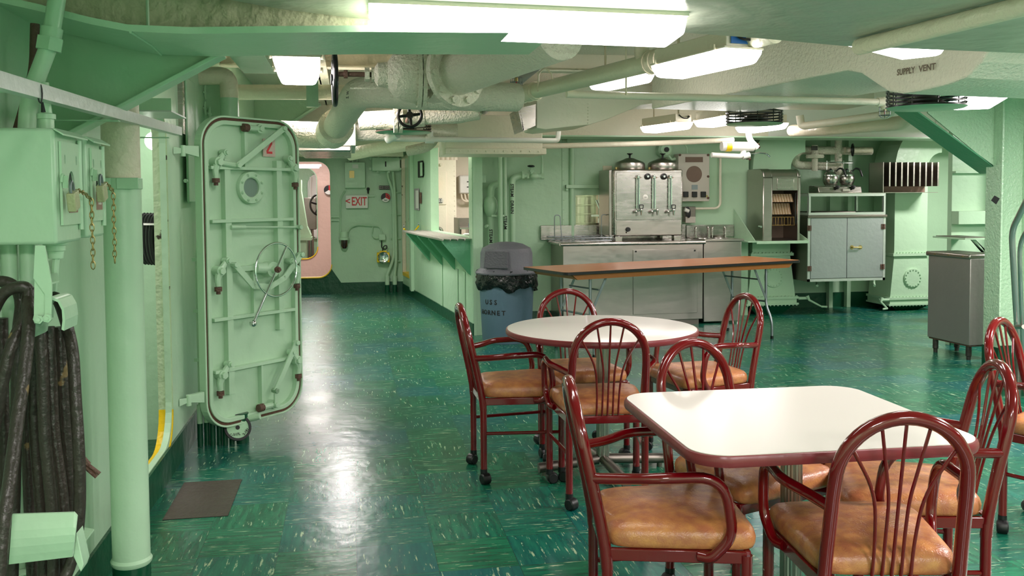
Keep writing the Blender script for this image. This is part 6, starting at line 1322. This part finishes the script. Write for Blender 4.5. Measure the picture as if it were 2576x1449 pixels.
# near flat duct carrying the long light
Z0=1.935; pts=[at(x,y,Z=Z0) for x,y in ((455,-20),(700,24),(935,53),(1350,72),(1722,84),(1900,97),(2120,117),(2300,124),(2576,135),(2800,150))]
b=MB(); pl=[V((p.x,p.y,Z0)) for p in pts]; pl=pl+[V((pl[-1].x,.3,Z0)),V((-.35,.3,Z0))]; b.prism(pl,(0,0,.30)); t=thing('air_duct','wide flat green-grey air duct closest overhead across the top of the view','duct',(1.2,1.8,Z0)); b.build('duct_body',paint('grey_green_duct_paint',(170,178,160),.32,.6,10,.08),t,smooth=False,bevel=.01)
tag(MB().tube([at(2160,118,Z=1.904),at(2800,-40,Z=1.904)],.028,12).build('overhead_pipe',beigep),'cream bolted pipe running under the nearest duct at the top right corner','pipe')
# duct with stencilled words
A,B=at(1890,225,Z=2.1),at(2130,178,Z=2.1); dl=(B-A); dl.z=0; dl.normalize(); nn=V((dl.y,-dl.x,0)); nn=nn if nn.x<0 else -nn; PLN=(A,nn)
def onp(px,py): return at(px,py,pl=PLN)
lo=[A-dl*1.4,A,onp(2130,178),onp(2165,184),onp(2200,208),onp(2235,231),onp(2270,236),onp(2310,231),onp(2380,214),onp(2430,196),onp(2470,155),onp(2490,118)]
lo[0].z=2.1
hi=[V((lo[-1].x,lo[-1].y,2.47)),V((lo[0].x,lo[0].y,2.47))]
t=thing('air_duct','large white duct stencilled SUPPLY VENT with a dropped rounded belly','duct',(A.x+.3,A.y,2.1)); MB().prism(lo+hi,-nn*.95).build('duct_body',paint('glossy_cream_duct',(232,226,208),.25,.5,50,.04),t,smooth=False,bevel=.012)
p=onp(2283,180)+nn*.012; q=onp(2337,172)+nn*.012; dn_=-dl if True else dl
dirt=(onp(2337,171)-onp(2283,180)).normalized(); upv=V((0,0,1)); upv=(upv-dirt*upv.dot(dirt)).normalized()
stn=paint('faded_stencil',(120,100,86),.6,.1,60,.2)
text('SUPPLY',.045,p,dirt,upv,stn,t,sx=.85); text('VENT',.045,onp(2337,171)+nn*.012,dirt,upv,stn,t)
# stepped duct over the counter
YD=7.3; def_=[(1350,262),(1350,322),(1372,326),(1440,318),(1482,314),(1530,299),(1580,278),(1612,264),(1650,259),(1720,257),(2200,262),(2200,200),(1480,232)]
pp=[at(x,y,Y=YD) for x,y in def_]; pp[-1].z=2.32; pp[-2].z=2.32; pp[0].z=2.32
t=thing('air_duct','cream stepped duct with a louvred silver end over the grey bin','duct',(pp[0].x+.6,YD+.3,1.96)); MB().prism([V((p.x,YD,p.z)) for p in pp],(0,.55,0)).build('duct_body',beige,t,smooth=False,bevel=.006)
a=at(1310,327,Y=7.1); c=at(1350,268,Y=7.3); MB().prism([at(1316,330,Y=7.25),at(1347,316,Y=7.25),at(1348,262,Y=7.25),at(1308,272,Y=7.25)],(.0,.02,0)).build('outlet_hood',ss,t,smooth=False); MB().prism([at(1316,330,Y=7.25),at(1318,326,Y=7.25),at(1308,272,Y=7.25),at(1303,276,Y=7.25)],(0,.4,0)).build('hood_flap',ss,t,smooth=False)
b=MB(); a=at(1697,250,Y=YD-.02); c=at(1915,271,Y=YD-.02); b.box(a.x,c.x,YD-.03,YD,c.z,at(1800,261,Y=YD).z); fl=b.build('bolted_flange',beige,t,bevel=.004); b=MB()
for k in range(8): q=at(1704+k*29,266,Y=YD-.03); b.sphere(q,.016,6)
b.build('flange_bolts',beige,fl)
b=MB(); a=at(1477,230,Y=YD); 
for py in range(262,318,8): q=at(1479,py,Y=YD); b.sphere(q,.006,4)
b.build('seam_rivets',beige,t)
# riveted duct over the serving window
t=thing('air_duct','cream riveted box duct above the serving window and bin','duct',at(1245,386,Y=8.55)); a=at(1120,388,Y=8.5); c=at(1365,344,Y=8.5); MB().box(a.x,c.x,8.5,9.1,c.z-.03,a.z+.02) if False else None
MB().box(a.x,c.x,8.5,9.1,a.z+.05,c.z+.2).build('duct_body',mintd if False else beige,t,smooth=False,bevel=.01); b=MB(); b.box(a.x,c.x+.03,8.47,9.12,a.z,a.z+.055); ff=b.build('flange',beige,t,bevel=.004); b=MB()
for k in range(11): q=at(1135+k*22,376,Y=8.47); b.sphere(V((q.x,8.47,a.z+.028)),.009,5)
b.build('rivets',beige,ff)
t=thing('air_duct','hanging grey box duct with silver underside above the open door top','duct',at(820,380,Y=8.0)); a=at(752,366,Y=8.0); c=at(895,346,Y=8.0); MB().box(a.x,c.x,8.0,9.4,at(800,378,Y=8).z+.04,c.z+.12).build('duct_body',paint('pale_grey_green',(206,214,200),.4,.2,20,.04),t,bevel=.008); a=at(752,366,Y=8.0); MB().box(a.x-.02,c.x-.04,7.98,9.4,a.z-.05,a.z).build('underside',ss,t,bevel=.01)
# round louvred diffusers
def diffuser(name,label,px,py,wpx,Z,R_,disc=False):
    c=at(px,py,Z=Z); t=thing('ceiling_diffuser',label,'vent',(c.x,c.y,Z-.04),'round louvred ceiling diffusers')
    b=MB()
    for k in range(5): z=Z-.045+k*.024; b.lathe([(R_-.016,z),(R_,z-.005),(R_,z+.005),(R_-.016,z+.007)],(c.x,c.y,0),n=48)
    b.build('louvre_rings',blackm if not disc else mesh_dark,t)
    b=MB()
    for k in range(10): a=2*PI*k/10; b.cyl((c.x+(R_-.01)*math.cos(a),c.y+(R_-.01)*math.sin(a),Z-.045),(c.x+(R_-.01)*math.cos(a),c.y+(R_-.01)*math.sin(a),Z+.06),.004,n=6)
    b.build('louvre_stays',blackm,t)
    MB().lathe([(0,Z+.03),(.05,Z+.025),(.11,Z-.02),(.115,Z-.03),(0,Z-.03)],(c.x,c.y,0),n=28).build('cone',blackm,t)
    MB().lathe([(0,Z-.062),(R_*.93,Z-.058),(R_,Z-.050),(R_*.98,Z-.044),(0,Z-.046)],(c.x,c.y,0),n=48).build('face_disc',mgreen if disc else mintd,t)
    MB().lathe([(R_*.9,Z+.06),(R_*.72,Z+.075),(R_*.72,2.098 if Z<2.02 else 2.16)],(c.x,c.y,0),n=40).build('neck',beige,t)
diffuser('d','nearer large round louvred grille under the stencilled duct',2330,250,190,1.99,.235)
diffuser('d','further round louvred grille in front of the brightest counter light',1897,297,135,2.06,.24)
diffuser('d','green round disc diffuser under the small black valve wheel',1015,318,135,2.00,.235,True)
# pipes
def hp(name,label,pts,r,m,fr=.1,n=16,caps=True):
    b=MB(); P=[at(*p[:2],**p[2]) for p in pts]; b.tube(fil(P,fr,8) if len(P)>2 else P,r,n); o=b.build(name,m); tag(o,label,'pipe'); return o,P
t=thing('overhead_pipe','long cream drain pipe slanting across the ceiling from top right to the middle','pipe',at(1500,190,Z=2.12)); Pn,Pf=at(1950,80,Z=2.12),at(1060,300,Z=2.12)
MB().tube([Pn,Pf],.051,20).build('pipe',paint('cream_green_pipe',(220,218,190),.3,.3,20,.06),t); d=(Pf-Pn).normalized()
def onl(px):
    lo_,hi_=0,1
    best=min((abs((lambda q:q)(proj_x(Pn+(Pf-Pn)*k/400)-px)),k) for k in range(401)); return Pn+(Pf-Pn)*best[1]/400
def proj_x(p):
    q=RM.transposed()@(p-V((0,0,EYE))); return IW/2+FPX*q.x/-q.z
for px,l_ in ((1330,.13),(1655,.07)):
    c=onl(px); b=MB(); b.tube([c-d*l_,c-d*(l_-.03),c-d*(l_-.03),c+d*(l_-.03),c+d*l_],[.058,.062,.062,.062,.058],20); 
    for k in (-1,0,1): b.tube([c+d*k*l_*.8,c+d*(k*l_*.8+.012)],.066,20)
    b.build('coupling',beigep,t)
c=onl(1620); MB().cyl(c,c+V((-.03,.0,.28)),.042,n=16).build('tee_branch',beigep,t)
c=onl(1372); MB().tube([c+V((0,0,.30)),c+V((0,0,.14))],.009,8).tube(fil([c+V((-.05,0,-.02)),c+V((-.045,0,.10)),c+V((0,0,.14)),c+V((.045,0,.10)),c+V((.05,0,.02))],.02,4),.006,6).build('hanger',beigep,t)
c=onl(1795); MB().box(c.x-.02,c.x+.03,c.y-.05,c.y,c.z-.05,c.z-.01).build('drain_plug',rust,t)
t=thing('overhead_pipe','thin straight cream pipe running left to right to the caged sprinkler','pipe',at(1850,247,Z=2.06)); P0,P1=at(1425,237,Z=2.06),at(2226,257,Z=2.06); MB().tube([P0,P1],.024,16); MB().cyl((P0.x+.4,P0.y,P0.z),(P0.x+.4,P0.y,2.5),.006,n=6).build('hanger',beigep,t); MB().tube([P0,P1],.024,16).build('pipe',beige,t); MB().cyl(P1+V((0,0,.035)),P1+V((0,0,-.05)),.028,n=16).cyl(P1-V((.06,0,0)),P1,.032,n=16).build('tee',beige,t)
def sprink(label,px,py,Z):
    c=at(px,py,Z=Z); t=thing('sprinkler','s','sprinkler',c,'caged sprinkler heads'); t['label']=label
    MB().cyl(c,c+V((0,0,.05)),.012,n=10).build('stem',brass,t); MB().lathe([(0,-.035),(.03,-.035),(.03,-.032),(0,-.032)],c,n=16).build('deflector',chrome,t); MB().cyl(c+V((0,0,-.03)),c,.004,n=8).build('bulb',red,t)
    b=MB(); R_=.042
    for k in range(6): a=2*PI*k/6; e=V((math.cos(a),math.sin(a),0)); b.tube(fil([c+e*R_+V((0,0,.025)),c+e*R_+V((0,0,-.04)),c+e*.012+V((0,0,-.055))],.012,3),.0022,5)
    for z in (.025,-.005,-.035): b.tube([c+V((R_*math.cos(2*PI*i/20),R_*math.sin(2*PI*i/20),z)) for i in range(20)],.0022,5,closed=True)
    b.build('cage',zinc,t)
sprink('caged sprinkler head hanging at the right end of the thin cross pipe',2226,278,2.02)
sprink('caged sprinkler head near the coupling of the long slanting pipe',1299,205,2.2)
t=thing('salt_water_pipe','thick cream pipe stencilled SALT WATER bending up at its right end','pipe',at(2180,320,Z=2.0)); P=[at(2060,335,Y=8.3),at(2075,324,Y=8.0),at(2288,308,Y=7.2),at(2300,230,Y=7.2)]
MB().tube(fil([P[0]+V((-.02,.5,.06))]+P[1:],[.2,.16],10),.062,20).build('pipe',beigep,t); uu=(P[2]-P[1]).normalized(); text('SALT  WATER',.055,(P[1]+(P[2]-P[1])*.42)+V((-.03,-.064,.0)),uu,V((0,0,1)),ink,t,th=.002)
pipe('overhead_pipe','slimmer cream pipe just above the salt water pipe, bending up at both ends','pipe',[at(2012,290,Y=8.0),at(2016,318,Y=8.0),at(2248,286,Y=7.0),at(2252,230,Y=7.0)],.035,beige,.1)
# twin outlets with chrome lever above the toaster
t=thing('steam_mixer','white double pipe fitting with red-tipped stubs and chrome lever above the toaster','valve',at(1885,380,Y=9.2)); Ym=9.2
P=lambda x,y: at(x,y,Y=Ym)
MB().tube([P(1815,368),P(1895,369)],.05,16).build('upper_pipe',white,t); MB().tube(fil([P(1790,390),P(1868,394),P(1872,372)],.05,6),.028,14).build('lower_pipe',white,t); MB().tube(fil([P(1883,315),P(1883,350),P(1905,372)],.08,6),.032,14).build('riser',white,t)
MB().cyl(P(1868,394),P(1885,390),.034,n=14).build('tee',white,t); MB().cyl(P(1825,369),P(1838,369),.052,n=18).build('yellow_band',yel2,t)['label']='yellow tape band'
for q in ((1909,370),(1886,400)): b=MB(); c=P(*q); b.lathe([(0,.01),(.014,.01),(.014,-.02),(.03,-.024),(.03,-.03),(0,-.03)],c,(.3,-.6,-.6),14); b.build('nozzle',rust,t)
MB().tube(fil([P(1885,385),P(1895,388),P(1908,384),P(1928,386),P(1937,395)],.03,5),.009,8).build('lever',chrome,t)
# cross pipes on the left and around the big valve
hp('overhead_pipe','thick cream pipe running left to right behind the small square light',[(560,232,dict(Y=6.6)),(860,232,dict(Y=6.6)),(1235,243,dict(Y=6.6))],.053,beigep)
t=thing('lagged_pipe','big white lagged pipe elbow sweeping down to the left in the centre of the ceiling','pipe',at(950,230,Y=5.5)); P=[at(1300,245,Y=5.9),at(1040,238,Y=5.6),at(905,228,Y=5.5),at(838,330,Y=6.9)]
MB().tube(fil(P,[.3,.32],12),.092,28).build('pipe',lag,t); e=(P[3]-P[2]).normalized(); MB().tube([P[3]-e*.22,P[3]+e*.04],.125,28).build('collar',lag,t); p=P[3]; MB().tube(fil([p+e*.0,p+e*.2,p+e*.2+V((-.7,0,.02))],.2,8),.10,24).build('far_elbow',lag,t)
text('S. W.',.022,P[2]+V((-.07,-.07,-.03)),V((.1,-.2,1)),V((-1,-.3,0)),ink,t)
t=thing('gate_valve','big cream-green flanged valve body with bolted flanges, top centre','valve',at(1020,200,Y=4.45)); Yv=4.45; P=lambda x,y: at(x,y,Y=Yv)
axv=V((1,0,0)); c=P(945,188); L_=[(P(940,188),.028),(P(950,188),.055),(P(975,190),.062),(P(990,192),.10),(P(1015,192),.125),(P(1045,192),.135),(P(1050,192),.135)]
b=MB(); b.tube([V((p.x,Yv,c.z)) for p,_ in L_],[r for _,r in L_],28); b.build('bonnet',mintlump if False else lag,t)
b=MB(); b.cyl((P(1046,1).x,Yv,c.z),(P(1056,1).x,Yv,c.z),.155,n=32); b.cyl((P(1058,1).x,Yv,c.z),(P(1068,1).x,Yv,c.z),.155,n=32); fl=b.build('flange',lag,t); b=MB()
for k in range(12): a=2*PI*k/12; q=V((P(1042,1).x,Yv+.135*math.cos(a),c.z+.135*math.sin(a))); b.cyl(q,q+V((.06,0,0)),.012,n=6)
b.build('flange_bolts',lag,fl)
b=MB(); b.tube([(P(1068,1).x,Yv,c.z),(P(1090,1).x,Yv+.02,c.z),(P(1120,1).x,Yv+.05,c.z)],[.12,.13,.12],28); b.build('body',lag,t)
b=MB(); b.cyl((P(842,1).x,Yv,c.z),(P(945,1).x,Yv,c.z),.012,n=12); b.cyl((P(862,1).x,Yv,c.z),(P(872,1).x,Yv,c.z),.02,n=12); b.build('stem',rust,t)
b=MB(); b.cyl((P(915,1).x,Yv,c.z),(P(927,1).x,Yv,c.z),.034,n=6); b.cyl((P(932,1).x,Yv,c.z),(P(940,1).x,Yv,c.z),.034,n=6); b.box(P(878,1).x,P(955,1).x,Yv-.05,Yv-.042,c.z-.075,c.z-.068); b.build('gland',lag,t)
MB().cyl((P(1052,1).x,Yv,c.z+.1),(P(1052,1).x,Yv,2.5),.01,n=8).build('hanger',beige,t)
spoked(t,(P(839,1).x,Yv,P(839,200).z),(1,.06,0),.118,.012,blackm,5)
b=MB(); q=at(1140,188,Y=4.35); pn=V((.50,-.80,.12)).normalized(); b.cyl(q,q+pn*.03,.16,n=40); f2=b.build('pipe_flange',lag,t); b=MB(); xx=pn.orthogonal().normalized(); yy=pn.cross(xx)
for k in range(10): a=2*PI*k/10; w_=q+pn*.03+xx*(.135*math.cos(a))+yy*(.135*math.sin(a)); b=MB(); b.cyl(w_-pn*.004,w_+pn*.014,.018,n=6); b.build('pipe_flange_bolt',lag,f2)
MB().tube(fil([q,q+pn*.16,at(1410,84,Y=3.5)],.12,8),.105,28).build('outlet_pipe',lag,t)
t=thing('gate_valve','small lagged valve with a black four-spoked wheel above the green disc','valve',at(1030,300,Y=7.2)); c=at(1031,290,Y=7.0); spoked(t,c,(-.1,-1,.15),.088,.012,blackm,4,a0=.9); MB().cyl(c,c+V((0,.3,-.02)),.02,n=10).build('stem',rust,t)
MB().tube([at(905,305,Y=7.5),at(985,300,Y=7.45),at(985,300,Y=7.45)+V((.04,0,0))],.075,20).build('left_pipe',lag,t); MB().tube([at(1066,295,Y=7.4),at(1150,292,Y=7.3),at(1205,282,Y=7.25)],.06,20).build('right_pipe',lag,t)
b=MB(); a=at(990,300,Y=7.4); b.cyl(a,a+V((.03,0,0)),.11,n=24); b.cyl(a+V((.04,0,0)),a+V((.07,0,0)),.11,n=24); b.cyl(a+V((.07,0,0)),at(1066,297,Y=7.4),.07,n=20); b.build('flange',lag,t)
hp('overhead_pipe','lavender-grey lagged pipe running left to right above the thin white pipe',[(700,335,dict(Y=8.3)),(1150,332,dict(Y=8.3))],.075,lag)
t=thing('overhead_pipe','thin white pipe with a tee and elbow above the serving window','pipe',at(1200,353,Y=8.2)); MB().tube(fil([at(975,349,Y=8.2),at(1403,354,Y=8.2),at(1405,330,Y=8.2)],.03,5),.024,14).build('pipe',white,t); MB().cyl(at(1070,351,Y=8.2),at(1092,351,Y=8.2),.034,n=16).cyl(at(1081,350,Y=8.2),at(1081,330,Y=8.2),.03,n=14).build('tee',white,t); MB().cyl(at(975,352,Y=8.1),at(1000,338,Y=8.0),.035,n=14).build('cap',white,t)
hp('overhead_pipe','slim cream pipe along the top of the wall behind the urn',[(1360,368,dict(Y=9.3)),(1640,361,dict(Y=9.3)),(1845,352,dict(Y=9.3))],.028,beige)
hp('overhead_pipe','cream pipe slanting down to the left over the exit sign',[(880,388,dict(Y=10.2)),(960,372,dict(Y=9.9)),(1120,352,dict(Y=9.3))],.07,beigep)
hp('overhead_pipe','short grey pipe length slanting under the ceiling above the serving window',[(1025,380,dict(Y=9.0)),(1085,368,dict(Y=8.9)),(1110,300,dict(Y=8.9)),(1110,235,dict(Y=8.9))],.05,lag)
# cable trays
t=thing('cable_tray','white ladder cable tray packed with cables beside the big valve','cable tray',at(1350,170,Z=2.25)); a,b2=at(1260,205,Z=2.2),at(1450,125,Z=2.2); d=(a-b2).normalized(); s=V((1,0,0))
r0=at(1432,122,Z=2.2); Ls=[at(1250,200,Z=2.2),at(1290,205,Z=2.2)]
x0,x1,y0,y1=.42,.90,3.7,6.2
for k in range(6): y=y0+(y1-y0)*k/5; MB().box(x0,x1,y,y+.04,2.20,2.21).build('rung',beige,t)
for x in (x0,x1): MB().box(x-.006,x+.006,y0,y1,2.20,2.24).build('side_rail',beige,t)
for k in range(7): x=x0+.04+.065*k; MB().tube([(x,y0,2.235),(x+.01*math.sin(k),(y0+y1)/2,2.245),(x,y1,2.235)],.014,8).build('cable',beigep,t)
for x,y in ((x0,y0+.5),(x1,y0+.5),(x0,y1-.3),(x1,y1-.3)): MB().box(x-.015,x+.015,y,y+.006,2.2,2.5).build('hanger',beige,t)
# deck beams
def beam(x0,x1,y0,y1,z0,m=beige): 
    horiz=(x1-x0)>(y1-y0); b=MB()
    if horiz: ym=(y0+y1)/2; b.box(x0,x1,y0,y1,z0,z0+.012); b.box(x0,x1,ym-.006,ym+.006,z0,2.5)
    else: xm=(x0+x1)/2; b.box(x0,x1,y0,y1,z0,z0+.012); b.box(xm-.006,xm+.006,y0,y1,z0,2.5)
    struct(b.build('trim_50',m,smooth=False))
beam(-.92,9,5.0,5.12,2.36); beam(-.92,9,6.9,7.02,2.36); beam(.95,1.09,3.0,9.5,2.32); beam(-.3,-.16,3.0,9.5,2.34,lag)
q=at(625,180,Y=5.2); b=MB(); b.prism([(q.x-.09,4.6,2.16),(q.x+.10,4.6,2.16),(q.x+.07,4.6,2.22),(q.x-.06,4.6,2.22)],(0,1.2,0)); b.box(q.x-.07,q.x+.08,4.6,5.8,2.2,2.5); tag(b.build('cable_trunking',mintd,smooth=False,bevel=.004),'small green box trunking at the ceiling above the open door','trunking')
pipe('overhead_pipe','slim dark-looking channel pipe across the ceiling above the long slanting pipe','pipe',[V((1.15,3.6,2.27)),V((1.35,9.3,2.27))],.03,zinc)
# rods above green door area
struct(MB().box(at(770,200,Y=6.2).x,at(800,200,Y=6.2).x,6.2,6.23,2.0,2.5).build('trim_51',mintd))
